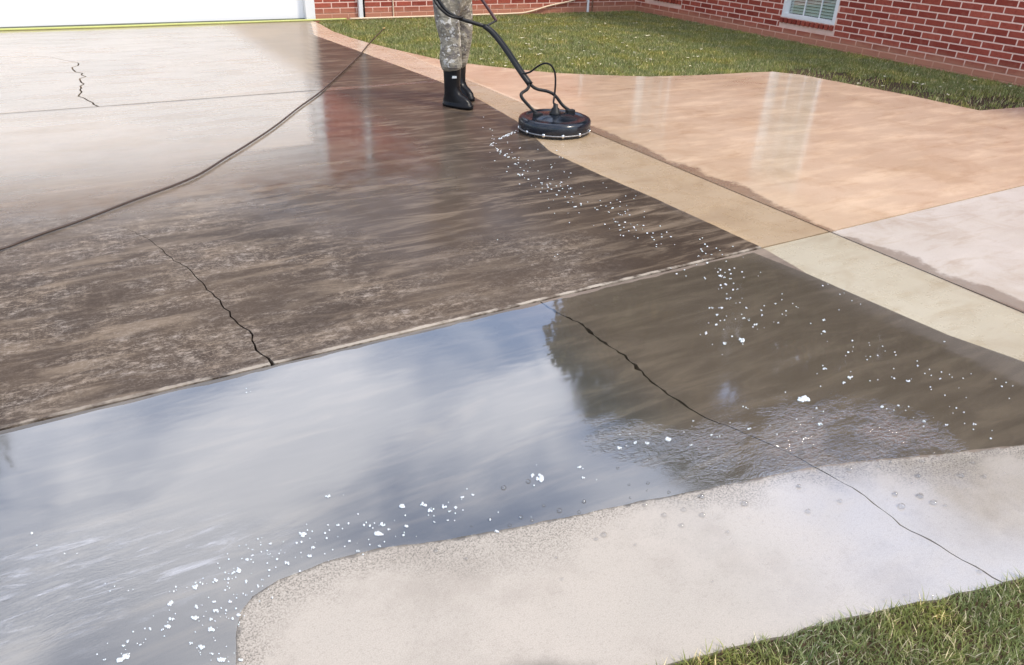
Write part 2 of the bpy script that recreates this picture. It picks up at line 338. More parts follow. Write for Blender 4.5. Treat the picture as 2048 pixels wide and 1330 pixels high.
def puddle_mat():
    t = NT('standing_water'); v = t.coord('World')
    rip = t.math('MULTIPLY', t.attr('ripple'), t.rng(t.noise(t.coord('World', (1, 2, 1), rot=(0, 0, 0.5)), 5, 4, 0.6), 0.38, 0.58, 0.15, 1.3))
    n1 = t.noise(t.coord('World', (1, 3, 1), rot=(0, 0, 0.5)), 2.2, 3, 0.5)
    n2 = t.noise(t.coord('World', (1, 2.2, 1), rot=(0, 0, 0.5)), 38, 3, 0.6, 0.8)
    n3 = t.noise(t.coord('World', (1, 4, 1), rot=(0, 0, 0.55)), 16, 3, 0.6, 1.5)
    nn = t.bump(n1, 0.03, 0.02)
    nn = t.bump(n2, t.math('MULTIPLY', rip, 0.75), 0.008, nn)
    nn = t.bump(n3, t.math('MULTIPLY', t.attr('streaky'), 0.09), 0.006, nn)
    fr = t.sheen(0.165, 1.85, nn)
    gl = t.n.new('ShaderNodeBsdfGlossy'); t.l.new(nn, gl.inputs['Normal'])
    t.put(gl.inputs['Roughness'], t.rng(t.noise(v, 1.6, 3), 0.3, 0.7, 0.03, 0.09))
    tr = t.n.new('ShaderNodeBsdfTransparent'); tr.inputs['Color'].default_value = (0.95, 0.96, 0.93, 1)
    # thin suds that the water carries, whitish streaks
    su = t.math('MULTIPLY', t.rng(t.noise(t.coord('World', (1.2, 7, 1), rot=(0, 0, 0.5)), 5.5, 6, 0.7, 0.8), 0.50, 0.74), t.attr('streaky'))
    sud = t.n.new('ShaderNodeBsdfDiffuse'); sud.inputs['Color'].default_value = (0.62, 0.62, 0.64, 1)
    a = t.n.new('ShaderNodeMixShader'); t.l.new(t.math('MULTIPLY', su, 0.55), a.inputs[0]); t.l.new(tr.outputs[0], a.inputs[1]); t.l.new(sud.outputs[0], a.inputs[2])
    b = t.n.new('ShaderNodeMixShader'); t.l.new(fr, b.inputs[0]); t.l.new(a.outputs[0], b.inputs[1]); t.l.new(gl.outputs[0], b.inputs[2])
    return t.done(b.outputs[0])
M_WATER = puddle_mat()

def brick_mat():
    t = NT('red_brick'); oi = t.n.new('ShaderNodeObjectInfo'); v = t.coord('World')
    n = t.noise(v, 30, 5, 0.7); isl = t.n.new('ShaderNodeNewGeometry').outputs['Random Per Island']
    rnd = t.math('FRACT', t.math('ADD', oi.outputs['Random'], isl))
    c = t.mix(rnd, (0.25, 0.042, 0.026), (0.42, 0.095, 0.058))
    c = t.mix(t.rng(n, 0.45, 0.75, 0, 0.6), c, (0.20, 0.03, 0.022))
    c = t.mix(t.rng(t.noise(v, 9, 4), 0.55, 0.75, 0, 0.3), c, (0.5, 0.2, 0.14))
    sx = t.n.new('ShaderNodeSeparateXYZ'); t.l.new(t.n.new('ShaderNodeNewGeometry').outputs['Position'], sx.inputs[0])
    z = t.math('ADD', sx.outputs['Z'], t.math('MULTIPLY', t.math('SUBTRACT', t.noise(v, 3, 4, 0.6), 0.5), 0.22))
    c = t.mix(t.rng(z, 0.04, 0.22, 0.85, 0), c, (0.50, 0.23, 0.14))
    return t.done(t.bsdf(c, 0.85, 0, t.bump(n, 0.5, 0.004), 0.3))
def mortar_mat():
    t = NT('pink_mortar'); v = t.coord('World')
    c = t.mix(t.noise(v, 12, 5), (0.82, 0.54, 0.43), (0.90, 0.64, 0.52))
    sx = t.n.new('ShaderNodeSeparateXYZ'); t.l.new(t.n.new('ShaderNodeNewGeometry').outputs['Position'], sx.inputs[0])
    z = t.math('ADD', sx.outputs['Z'], t.math('MULTIPLY', t.math('SUBTRACT', t.noise(v, 3, 4, 0.6), 0.5), 0.22))
    c = t.mix(t.rng(z, 0.02, 0.21, 0.93, 0), c, (0.55, 0.27, 0.17))
    return t.done(t.bsdf(c, 0.95, 0, t.bump(t.noise(v, 80, 3), 0.4, 0.003), 0.2))
M_BRICK, M_MORTAR = brick_mat(), mortar_mat()
M_WHITE = simple('white_painted_trim', (0.80, 0.80, 0.77), 0.4, 0, 0.03, 6, 0.03)
M_DOOR = simple('white_door_steel', (0.88, 0.87, 0.84), 0.45, 0, 0.02, 2, 0.02)
M_RUBBER = simple('black_rubber', (0.008, 0.0075, 0.008), 0.34, 0, 0.3, 25, 0.15, 0.22)
M_SEAL = simple('grey_seal', (0.22, 0.23, 0.16), 0.6)
M_SHINGLE = simple('brown_shingle', (0.075, 0.060, 0.050), 0.9, 0, 0.4, 9, 0.6)
M_SOFFIT = simple('soffit_white', (0.7, 0.7, 0.66), 0.6, 0, 0.05, 5, 0)
M_BLIND = simple('grey_blind', (0.56, 0.62, 0.57), 0.55, 0, 0.08, 12, 0)
M_DARK = simple('dark_room', (0.02, 0.025, 0.025), 0.9, 0, 0.1, 5, 0)
M_POLE = simple('black_powder_coat', (0.012, 0.012, 0.012), 0.40, 0, 0.25, 40, 0.1, 0.3)
M_DECK = simple('blue_black_plastic', (0.010, 0.013, 0.019), 0.17, 0.0, 0.4, 18, 0.10, 0.5)
M_STEEL = simple('bright_steel', (0.72, 0.72, 0.70), 0.22, 1.0, 0.08, 30, 0.03)
M_RIM = simple('scuffed_steel', (0.30, 0.29, 0.28), 0.5, 0.8, 0.6, 60, 0.3)
M_BRASS = simple('worn_brass', (0.55, 0.40, 0.16), 0.35, 1.0, 0.15, 40, 0.05)
M_BRISTLE = simple('black_bristle', (0.03, 0.03, 0.03), 0.8, 0, 0.5, 120, 0.8)
M_HOSE = simple('brown_hose', (0.065, 0.042, 0.030), 0.5, 0, 0.25, 30, 0.2)
M_YHOSE = simple('yellow_hose', (0.52, 0.54, 0.17), 0.45, 0, 0.12, 20, 0.1)
M_THOSE = simple('cream_hose', (0.80, 0.62, 0.42), 0.5, 0, 0.12, 20, 0.1)
M_SKIN = simple('skin', (0.42, 0.24, 0.16), 0.55, 0, 0.1, 12, 0.1, **{'Subsurface Weight': 0.1})
M_SHIRT = simple('navy_work_shirt', (0.05, 0.06, 0.09), 0.9, 0, 0.25, 14, 0.3)
M_HAIR = simple('dark_hair', (0.03, 0.02, 0.015), 0.6, 0, 0.4, 60, 0.6)
M_CAP = simple('faded_cap', (0.12, 0.13, 0.12), 0.85, 0, 0.2, 20, 0.2)
M_EYE = simple('eye_white', (0.75, 0.74, 0.7), 0.2, 0, 0.02, 5, 0)
M_LIP = simple('lip', (0.35, 0.14, 0.11), 0.5, 0, 0.1, 9, 0)
M_SOIL = simple('dark_soil', (0.085, 0.058, 0.036), 0.95, 0, 0.4, 14, 0.8, 0.1, 'World')
M_SUBBASE = simple('joint_grit', (0.05, 0.04, 0.03), 0.95, 0, 0.3, 30, 0.5, 0.1, 'World')
M_BARK = simple('oak_bark', (0.10, 0.075, 0.055), 0.95, 0, 0.4, 8, 0.8)
M_LEAFLIT = simple('dry_leaf', (0.78, 0.68, 0.45), 0.8, 0, 0.35, 40, 0.2)
def camo_mat():
    t = NT('mottled_grey_trousers'); v = t.coord('Object')
    c = t.mix(t.rng(t.noise(v, 14, 3), 0.47, 0.53), (0.21, 0.185, 0.14), (0.32, 0.285, 0.22))
    c = t.mix(t.rng(t.noise(t.coord('Object', loc=(4, 2, 1)), 20, 3), 0.56, 0.60), c, (0.17, 0.15, 0.13))
    c = t.mix(t.rng(t.noise(t.coord('Object', loc=(9, 5, 3)), 24, 3), 0.59, 0.62), c, (0.55, 0.52, 0.46))
    wr = t.noise(t.coord('Object', (1, 1, 2.4)), 11, 3, 0.5, 1.0)
    return t.done(t.bsdf(c, 0.9, 0, t.bump(wr, 0.9, 0.03), 0.2))
M_CAMO = camo_mat()
def foam_mat():
    t = NT('soap_foam'); v = t.coord('Object')
    return t.done(t.bsdf(t.mix(t.noise(v, 90, 3), (0.56, 0.56, 0.55), (0.80, 0.80, 0.78)), 0.5, 0, t.bump(t.vor(v, 260), 0.4, 0.002), 0.4, **{'Subsurface Weight': 0.15}))
M_FOAM = foam_mat()
def bubble_mat():
    t = NT('soap_bubble'); fr = t.n.new('ShaderNodeLayerWeight'); fr.inputs['Blend'].default_value = 0.35
    gl = t.n.new('ShaderNodeBsdfGlossy'); gl.inputs['Roughness'].default_value = 0.05
    tr = t.n.new('ShaderNodeBsdfTransparent'); tr.inputs['Color'].default_value = (0.93, 0.93, 0.93, 1)
    rim = t.n.new('ShaderNodeBsdfTransparent'); rim.inputs['Color'].default_value = (0.62, 0.60, 0.58, 1)
    a = t.n.new('ShaderNodeMixShader'); t.l.new(t.rng(fr.outputs['Facing'], 0.55, 0.95, 0, 0.8), a.inputs[0]); t.l.new(tr.outputs[0], a.inputs[1]); t.l.new(rim.outputs[0], a.inputs[2])
    b = t.n.new('ShaderNodeMixShader'); t.l.new(t.rng(fr.outputs['Fresnel'], 0, 1, 0.06, 0.7), b.inputs[0]); t.l.new(a.outputs[0], b.inputs[1]); t.l.new(gl.outputs[0], b.inputs[2])
    return t.done(b.outputs[0])
M_BUBBLE = bubble_mat()
def glass_mat():
    t = NT('window_glass'); fr = t.n.new('ShaderNodeFresnel'); fr.inputs['IOR'].default_value = 1.5
    gl = t.n.new('ShaderNodeBsdfGlossy'); gl.inputs['Roughness'].default_value = 0.02
    tr = t.n.new('ShaderNodeBsdfTransparent'); tr.inputs['Color'].default_value = (0.82, 0.88, 0.86, 1)
    b = t.n.new('ShaderNodeMixShader'); t.l.new(fr.outputs[0], b.inputs[0]); t.l.new(tr.outputs[0], b.inputs[1]); t.l.new(gl.outputs[0], b.inputs[2])
    return t.done(b.outputs[0])
M_GLASS = glass_mat()
def grass_mat(name, a, b, c):
    t = NT(name); v = t.coord('World'); r = t.n.new('ShaderNodeNewGeometry').outputs['Random Per Island']
    k = t.mix(r, a, b); k = t.mix(t.rng(r, 0.86, 0.9), k, c)
    k = t.mix(t.rng(t.noise(v, 2.2, 4), 0.4, 0.68), k, t.mix(1.0, k, (1.25, 1.12, 0.8), 'MULTIPLY'))
    k = t.mix(t.rng(t.noise(v, 7, 5, 0.7), 0.52, 0.68, 0, 0.75), k, t.mix(1.0, k, (0.45, 0.42, 0.38), 'MULTIPLY'))
    k = t.mix(t.rng(t.noise(t.coord('World', loc=(7, 7, 0)), 4, 5, 0.7), 0.56, 0.70, 0, 0.7), k, t.mix(1.0, k, (1.45, 1.35, 1.2), 'MULTIPLY'))
    pr = t.bsdf(k, 0.6, 0, None, 0.25)
    tl = t.n.new('ShaderNodeBsdfTranslucent'); t.l.new(k, tl.inputs[0])
    m = t.n.new('ShaderNodeMixShader'); m.inputs[0].default_value = 0.3; t.l.new(pr, m.inputs[1]); t.l.new(tl.outputs[0], m.inputs[2])
    return t.done(m.outputs[0])
M_GRASS = grass_mat('lawn_blades', (0.21, 0.25, 0.085), (0.39, 0.41, 0.16), (0.70, 0.63, 0.36))
M_GRASS_N = grass_mat('near_lawn_blades', (0.16, 0.21, 0.075), (0.38, 0.42, 0.19), (0.80, 0.73, 0.54))
M_LEAF = grass_mat('tree_leaves', (0.050, 0.055, 0.022), (0.095, 0.085, 0.035), (0.14, 0.11, 0.04))
def ground_mat():
    t = NT('far_grass'); v = t.coord('World'); c = t.mix(t.noise(v, 1.2, 6, 0.7), (0.07, 0.085, 0.03), (0.13, 0.14, 0.055))
    return t.done(t.bsdf(c, 0.95, 0, t.bump(t.noise(v, 30, 3), 0.6, 0.02), 0.1))
M_GROUND = ground_mat()

# ------------------------------------------------------------------ ground and concrete
tag(mesh('ground', [(-300, -300, -0.16), (300, -300, -0.16), (300, 300, -0.16), (-300, 300, -0.16)], [(0, 1, 2, 3)], M_GROUND), kind='structure')
tag(mesh('driveway_bed', [(-7, -7, -0.035), (13.5, -7, -0.035), (13.5, 11.6, -0.035), (-7, 11.6, -0.035)], [(0, 1, 2, 3)], M_SUBBASE), kind='structure')
drive = empty('driveway', (0, 0, 0)); tag(drive, kind='structure')

def sheet(name, poly, mat, z, parent=None, step=0.06, depth=0.04, attrs=None, tint=None, maxy=None):
    poly = [tuple(map(float, p)) for p in poly]
    A = sum(poly[i][0] * poly[(i + 1) % len(poly)][1] - poly[(i + 1) % len(poly)][0] * poly[i][1] for i in range(len(poly)))
    if A < 0: poly = poly[::-1]
    P = np.array(poly); x0, y0 = P.min(0); x1, y1 = P.max(0)
    gx, gy = np.meshgrid(np.arange(x0 + step / 2, x1, step), np.arange(y0 + step / 2, y1, step)); g = np.stack([gx.ravel(), gy.ravel()], 1)
    d = sdf(g, poly); g = g[d > step * 0.35]
    vin = [Vector(p) for p in poly] + [Vector(p) for p in g]
    n = len(poly)
    res = delaunay_2d_cdt(vin, [(i, (i + 1) % n) for i in range(n)], [], 0, 1e-6, True)
    V, E_, Fc, ov = res[0], res[1], res[2], res[3]
    V = np.array([(p.x, p.y) for p in V])
    T = np.array([tuple(f) for f in Fc if len(f) == 3]); cen = V[T].mean(1); keep = inside(cen, poly)
    a_ = V[T]; ar = (a_[:, 1, 0] - a_[:, 0, 0]) * (a_[:, 2, 1] - a_[:, 0, 1]) - (a_[:, 2, 0] - a_[:, 0, 0]) * (a_[:, 1, 1] - a_[:, 0, 1])
    T[ar < 0] = T[ar < 0][:, ::-1]; T = T[keep & (np.abs(ar) > 1e-10)]
    vs = [(p[0], p[1], z) for p in V]; fs = [tuple(int(q) for q in f) for f in T]
    top = len(vs)
    if depth:
        first = {}
        for i, o in enumerate(ov):
            for k in o:
                if k < n: first[k] = i
        ring = [first[k] for k in range(n) if k in first]
        base = len(vs)
        for i in ring: vs.append((V[i][0], V[i][1], z - depth))
        m = len(ring)
        for k in range(m):
            a, b = ring[k], ring[(k + 1) % m]
            if a != b: fs.append((a, base + k, base + (k + 1) % m, b))
    o = mesh(name, vs, fs, mat, parent)
    P2 = np.array([(v[0], v[1]) for v in vs])
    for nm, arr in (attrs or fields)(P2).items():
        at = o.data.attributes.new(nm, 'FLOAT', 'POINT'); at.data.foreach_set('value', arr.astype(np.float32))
    if tint:
        at = o.data.attributes.new('tint', 'FLOAT_COLOR', 'POINT'); at.data.foreach_set('color', np.tile(np.array([*tint, 1], np.float32), len(vs)))
    return o

g_ = 0.006   # half width of a saw cut
LAWN_D = densify(LAWN_EDGE, 0.12, 0.008)
def lawn_split(x):                # lawn edge vertices left / right of a given x
    return [p for p in LAWN_D if p[0] < x], [p for p in LAWN_D if p[0] >= x]
lawn_l, lawn_r = lawn_split(J2X)
ymeet = lawn_l[-1][1] + (lawn_r[0][1] - lawn_l[-1][1]) * (J2X - lawn_l[-1][0]) / (lawn_r[0][0] - lawn_l[-1][0])
crE = CRACKE
e_left = densify([(-6, 9.10)] + G2([(0, 118), (65, 112), (100, 114)]) + [crE[0]], 0.2, 0.012)
jag = lambda d: (lambda i: d * (0.6 + 0.8 * random.random()))
# upper slab towards the garage
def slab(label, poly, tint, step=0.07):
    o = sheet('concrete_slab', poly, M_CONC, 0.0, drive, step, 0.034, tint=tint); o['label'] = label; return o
CREAM = (0.30, 0.26, 0.215)
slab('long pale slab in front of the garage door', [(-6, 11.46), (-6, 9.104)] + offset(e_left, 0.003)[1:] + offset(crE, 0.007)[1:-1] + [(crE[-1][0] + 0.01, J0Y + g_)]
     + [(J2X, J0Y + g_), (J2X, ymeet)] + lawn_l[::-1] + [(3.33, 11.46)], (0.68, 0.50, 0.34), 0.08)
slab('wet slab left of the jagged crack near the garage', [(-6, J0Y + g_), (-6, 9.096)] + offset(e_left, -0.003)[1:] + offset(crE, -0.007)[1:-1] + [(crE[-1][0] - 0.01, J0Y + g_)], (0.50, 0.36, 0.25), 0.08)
# big middle slab with the crack that runs in from its front edge
cl = CRACKL; nL = len(cl)
left_side = offset(cl, lambda i: -0.0008 - 0.0035 * i / nL * (0.7 + 0.6 * random.random())); right_side = offset(cl, lambda i: 0.0008 + 0.0035 * i / nL * (0.7 + 0.6 * random.random()))
xl, xr = cl[-1][0] - 0.008, cl[-1][0] + 0.008
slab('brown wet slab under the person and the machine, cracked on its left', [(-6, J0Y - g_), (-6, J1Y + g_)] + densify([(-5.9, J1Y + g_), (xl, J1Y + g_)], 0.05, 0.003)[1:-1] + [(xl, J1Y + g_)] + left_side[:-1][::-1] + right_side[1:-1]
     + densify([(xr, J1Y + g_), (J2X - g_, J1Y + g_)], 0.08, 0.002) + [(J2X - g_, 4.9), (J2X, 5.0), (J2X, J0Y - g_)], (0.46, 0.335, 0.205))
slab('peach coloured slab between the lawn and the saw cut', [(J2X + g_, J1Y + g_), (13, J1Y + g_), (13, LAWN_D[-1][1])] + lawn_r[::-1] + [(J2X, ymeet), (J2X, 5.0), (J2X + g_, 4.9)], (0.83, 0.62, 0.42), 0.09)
c3 = CRACK3
FE = densify(FRONT_EDGE, 0.05, 0.006)
ic = min(range(len(FE)), key=lambda i: (FE[i][0] - c3[-1][0]) ** 2 + (FE[i][1] - c3[-1][1]) ** 2)
cw = lambda s: (lambda i: s * (0.0012 + 0.0048 * random.random() ** 1.6 * (2.0 if i < len(c3) * 0.55 else 0.5)))
slab('front slab left of the long crack, under the bluish puddle', [(-6, J1Y - g_), (-6, -4), (FE[0][0], -4)] + FE[:ic] + offset(c3, cw(-1))[::-1][:-1] + [(c3[0][0] - 0.004, J1Y - g_)], (0.5, 0.46, 0.40), 0.05)
fe2 = [p for p in FE[ic + 1:] if p[0] < J2X - g_]
slab('front slab between the long crack and the saw cut', [(c3[0][0] + 0.004, J1Y - g_)] + offset(c3, cw(1))[1:] + fe2 + [(J2X - g_, fe2[-1][1] - 0.02), (J2X - g_, J1Y - g_)], (0.50, 0.44, 0.32), 0.05)
slab('pinkish grey slab at the right edge below the cross joint', [(J2X + g_, J1Y - g_), (J2X + g_, -4), (13, -4), (13, J1Y - g_)], (0.62, 0.56, 0.49), 0.12)

# water standing on the front slabs
def pud_fields(P):
    rip = sstep(sdf(P, RIPPLE), -0.16, 0.22)
    st = sstep(sdf(P, G2([(-600, 1080), (0, 1100), (250, 1050), (470, 1060), (560, 1080), (430, 1130), (330, 1190), (200, 1260), (-600, 1400)])), -0.12, 0.12)
    st = np.maximum(st, 0.5 * rip)
    return dict(ripple=rip, streaky=st)
dry_line = densify(DRY[:-1], 0.03, 0.003)
edge_in = [p for p in offset(EDGE, -0.002) if p[1] < J1Y - 0.04 and p[0] < EDGE[-2][0] + 0.02]
pud = [(-6, J1Y - 0.03)] + [(-6, DRY[0][1])] + dry_line + densify(edge_in[::-1], 0.08, 0.002) + densify([(edge_in[0][0] - 0.05, J1Y - 0.03), (-5.9, J1Y - 0.03)], 0.05, 0.006)
tag(sheet('puddle', pud, M_WATER, 0.003, None, 0.06, 0, attrs=pud_fields), kind='structure')

# ------------------------------------------------------------------ lawns
def blades(name, poly, mat, n, h, w, z, lean=0.5, keepf=None):
    poly = [tuple(p) for p in poly]; P = np.array(poly); x0, y0 = P.min(0); x1, y1 = P.max(0); pts = np.zeros((0, 2))
    while len(pts) < n:
        q = rng.uniform((x0, y0), (x1, y1), (n, 2)); q = q[inside(q, poly)]; q = q[keepf(q)] if keepf else q; pts = np.vstack([pts, q])
    pts = pts[:n]; a = rng.uniform(0, 2 * np.pi, n); hh = h * rng.uniform(0.45, 1.15, n); ww = w * rng.uniform(0.7, 1.3, n)
    la = rng.uniform(0, 2 * np.pi, n); ll = hh * rng.uniform(0.1, 1.0, n) * lean
    dx, dy = np.cos(a) * ww / 2, np.sin(a) * ww / 2; lx, ly = np.cos(la) * ll, np.sin(la) * ll
    V = np.zeros((n, 5, 3)); zz = np.full(n, z)
    V[:, 0] = np.stack([pts[:, 0] - dx, pts[:, 1] - dy, zz], 1); V[:, 1] = np.stack([pts[:, 0] + dx, pts[:, 1] + dy, zz], 1)
    V[:, 2] = np.stack([pts[:, 0] - dx * .8 + lx * .35, pts[:, 1] - dy * .8 + ly * .35, zz + hh * .6], 1)
    V[:, 3] = np.stack([pts[:, 0] + dx * .8 + lx * .35, pts[:, 1] + dy * .8 + ly * .35, zz + hh * .6], 1)
    V[:, 4] = np.stack([pts[:, 0] + lx, pts[:, 1] + ly, zz + hh], 1)
    k = np.arange(n) * 5
    me = bpy.data.meshes.new(name); me.vertices.add(n * 5); me.vertices.foreach_set('co', V.ravel())
    me.loops.add(n * 7); me.polygons.add(n * 2)
    li = np.stack([k, k + 1, k + 3, k + 2, k + 2, k + 3, k + 4], 1).ravel()
    me.loops.foreach_set('vertex_index', li.astype(np.int32))
    ls = np.stack([np.arange(n) * 7, np.arange(n) * 7 + 4], 1).ravel(); me.polygons.foreach_set('loop_start', ls.astype(np.int32))
    me.polygons.foreach_set('loop_total', np.tile([4, 3], n).astype(np.int32)); me.update(calc_edges=True); me.materials.append(mat)
    o = bpy.data.objects.new(name, me); COL.objects.link(o); return o
back_poly = offset(LAWN_D, 0.03) + [(13, 4.5), (9.33, 4.5), (9.33, 11.5), (3.5, 11.5)]
back_poly = [p for p in back_poly if p[0] < 13.01]
soil_poly = offset(LAWN_D, 0.008) + [(13, 5), (9.4, 5), (9.4, 11.52), (3.4, 11.52)]
def flat(name, poly, mat, z): return mesh(name, [(p[0], p[1], z) for p in poly], [tuple(range(len(poly)))], mat)
tag(flat('lawn_soil', soil_poly, M_SOIL, -0.03), kind='structure')
vis = [p for p in back_poly if p[0] < 9.6]
WORN = G2([(1480, 148), (1560, 143), (1700, 166), (1960, 219), (2060, 212), (2060, 190), (1900, 180), (1750, 150), (1600, 132)])
def keep_back(q):
    n = np.sin(q[:, 0] * 9.1 + 2 * np.sin(q[:, 1] * 5.3)) * np.sin(q[:, 1] * 10.7 + 2 * np.sin(q[:, 0] * 6.1)) + 0.5 * np.sin(q[:, 0] * 23 + q[:, 1] * 17)
    worn = sstep(sdf(q, WORN), -0.25, 0.15)
    p = np.clip(0.9 - 0.55 * (n < -0.85) - 0.80 * worn * (n < 0.9), 0.03, 1)
    return rng.uniform(0, 1, len(q)) < p
tag(blades('grass', back_poly, M_GRASS, 170000, 0.046, 0.008, -0.03, 0.9, keep_back), 'short green lawn between the brick house and the concrete', 'grass', kind='stuff')
near_poly = FE[::-1] + [(FE[0][0], -2.5), (6, -2.5)]
near_soil = mesh('lawn_soil', [(p[0], p[1], -0.010) for p in near_poly], [tuple(range(len(near_poly)))], M_SOIL); tag(near_soil, kind='structure')
edge_vis = [p for p in offset(FE, -0.001) if 0.3 < p[0] < 3.2]
npoly = edge_vis[::-1] + [(edge_vis[0][0], -1.2), (3.2, -1.2)]
tag(blades('grass', npoly, M_GRASS_N, 150000, 0.032, 0.0030, -0.012, 1.2), 'coarse green grass at the bottom right corner beside the pale slab', 'grass', kind='stuff')

# dry bits on the lawn
def debris():
    m = MB()
    spots = [(1270, 48, 26), (1296, 73, 24), (1096, 40, 16), (1100, 80, 22), (1125, 82, 14), (1045, 78, 16), (1055, 90, 22), (1830, 168, 22), (1845, 171, 14), (1895, 192, 18), (1160, 88, 12), (1245, 88, 12)]
    for k in range(90): spots.append((random.uniform(960, 1450), random.uniform(45, 135), random.uniform(5, 12)))
    for k in range(20): spots.append((random.uniform(1500, 2040), random.uniform(150, 200), random.uniform(5, 10)))
    for (px, py, s) in spots:
        x, y, _ = G(px, py)
        if not inside(np.array([[x, y]]), back_poly)[0]: continue
        L = s / 200.0; a = random.uniform(0, math.pi); w = L * 0.32; z = 0.012; c, n = math.cos(a), math.sin(a)
        pts = [(-.5, 0, .003), (-.2, -.5, .009), (.25, -.42, .0), (.5, 0, .008), (.2, .45, .0), (-.25, .42, .01)]
        m.add([(x + c * u * L - n * v_ * w, y + n * u * L + c * v_ * w, z + h_) for u, v_, h_ in pts], [(0, 1, 2, 3), (0, 3, 4, 5)])
    return m.build('fallen_leaves', M_LEAFLIT)
tag(debris(), 'scattered dry leaf bits lying on the back lawn', 'leaves', kind='stuff')

# ------------------------------------------------------------------ house
house = empty('brick_house', (WALLX, WALLY, 0))
tag(house, 'red brick house with pink mortar, white framed windows and a white garage door', 'house')
house_inv = Matrix.Translation((-WALLX, -WALLY, 0))
def hp(o):                                   # keep world coordinates under the house's empty
    o.matrix_parent_inverse = house_inv; return o
BL, BH, CO, PIT = 0.238, 0.0615, 0.0762, 0.254
WB, WT = 0.295, 2.06                         # window bottom and top
WINS = [(7.165, 8.105), (10.28, 11.22), (1.2, 2.14)]
EAVE = 2.62
core = MB()
def wall_core_y(x0, x1, ya, yb, ops):        # wall along y, openings as (y0,y1,z0,z1)
    y = ya
    for (a, b, z0, z1) in sorted(ops):
        core.box(x0, x1, y, a, -0.15, EAVE); core.box(x0, x1, a, b, -0.15, z0); core.box(x0, x1, a, b, z1, EAVE); y = b
    core.box(x0, x1, y, yb, -0.15, EAVE)
def wall_core_x(y0, y1, xa, xb, ops):
    x = xa
    for (a, b, z0, z1) in sorted(ops):
        core.box(x, a, y0, y1, -0.15, EAVE)
        if z0 > -0.1: core.box(a, b, y0, y1, -0.15, z0)
        core.box(a, b, y0, y1, z1, EAVE); x = b
    core.box(x, xb, y0, y1, -0.15, EAVE)
wall_core_y(WALLX + 0.004, WALLX + 0.26, -2.0, 17.0, [(a, b, WB, WT) for a, b in WINS])
DX0, DX1, DZ = -1.62, 3.27, 2.14
wall_core_x(WALLY + 0.004, WALLY + 0.26, -2.6, WALLX + 0.003, [(DX0, DX1, -0.15, DZ)])
core.box(-2.6, -2.34, WALLY + 0.262, 17.0, -0.15, EAVE); core.box(-2.338, WALLX + 0.004, 16.74, 17.0, -0.15, EAVE)
core.box(WALLX + 0.262, 16.0, -2.0, -1.74, -0.15, EAVE); core.box(WALLX + 0.262, 16.0, 16.74, 17.0, -0.15, EAVE); core.box(15.74, 16.0, -1.738, 16.738, -0.15, EAVE)
hp(core.build('wall', M_MORTAR, house))

def brick_mesh(L, nm='brick'):
    bm = bmesh.new(); bmesh.ops.create_cube(bm, size=1)
    bmesh.ops.scale(bm, vec=(L, 0.09, BH), verts=bm.verts)
    bmesh.ops.bevel(bm, geom=[e for e in bm.edges], offset=0.003, segments=1, affect='EDGES')
    me = bpy.data.meshes.new(nm); bm.to_mesh(me); bm.free(); me.materials.append(M_BRICK); return me
me_full, me_half = brick_mesh(BL), brick_mesh(BL / 2 - 0.005)
ROW = brick_mesh(BH - 0.006, 'sill_brick')
for v in ROW.vertices: v.co.y *= 1.25
lens = {}
def brick_of(L):
    k = round(L, 2)
    if k not in lens: lens[k] = brick_mesh(L)
    return lens[k]
extra = MB(); n_brick = 0
def courses(axis, lo, hi, openings, zmax_vis, vis):
    """Running bond along one wall; the ones in view are single bricks, the rest one mesh."""
    global n_brick
    nrow = int((EAVE - 0.01) / CO)
    for r in range(-1, nrow):
        z = r * CO + CO / 2 + 0.005; s = lo - (PIT / 2 if r % 2 else 0)
        while s < hi:
            a, b = max(s + 0.008, lo), min(s + PIT - 0.008, hi); s += PIT
            segs = [(a, b)]
            for (o0, o1, z0, z1) in openings:
                if z + BH / 2 > z0 and z - BH / 2 < z1:
                    ns = []
                    for (p, q) in segs:
                        if q <= o0 or p >= o1: ns.append((p, q)); continue
                        if p < o0 - 0.03: ns.append((p, o0 - 0.004))
                        if q > o1 + 0.03: ns.append((o1 + 0.004, q))
                    segs = ns
            for (p, q) in segs:
                if q - p < 0.03: continue
                c = (p + q) / 2; L = q - p; jit = random.uniform(-0.0012, 0.0012)
                if vis(c, z) and n_brick < 285:
                    me = me_full if abs(L - BL) < 0.004 else brick_of(L)
                    o = bpy.data.objects.new('brick', me); COL.objects.link(o); o.parent = house; o.matrix_parent_inverse = house_inv; n_brick += 1
                    if axis == 'y': o.location = (WALLX + 0.045 + jit, c, z); o.rotation_euler = (0, 0, math.pi / 2)
                    else: o.location = (c, WALLY + 0.045 + jit, z)
                elif axis == 'y': extra.box(WALLX + jit, WALLX + 0.08, p, q, z - BH / 2, z + BH / 2)
                else: extra.box(p, q, WALLY + jit, WALLY + 0.08, z - BH / 2, z + BH / 2)
Rinv = RM.T
def to_px(P):
    q = Rinv @ (np.array(P) - np.array([0, 0, H])); return (1024 + F * q[0] / q[2], 665 + F * q[1] / q[2])
def visR(c, z):
    if z < 0.0: return False
    u, v = to_px((WALLX, c, z)); return u < 2070 and v > -10
def visL(c, z):
    if z < 0.0: return False
    u, v = to_px((c, WALLY, z)); return v > -9 and u > 0
courses('y', -2.0, WALLY - 0.004, [(a - 0.003, b + 0.003, WB - 0.003, WT) for a, b in WINS] + [(a - 0.012, b + 0.012, WB - CO, WB) for a, b in WINS], 0.9, visR)
courses('x', 3.405, WALLX - 0.004, [], 0.4, visL)
courses('x', -2.6, 3.40, [(DX0 - 0.14, DX1 + 0.14, -0.2, DZ + 0.14)], 0, lambda c, z: False)
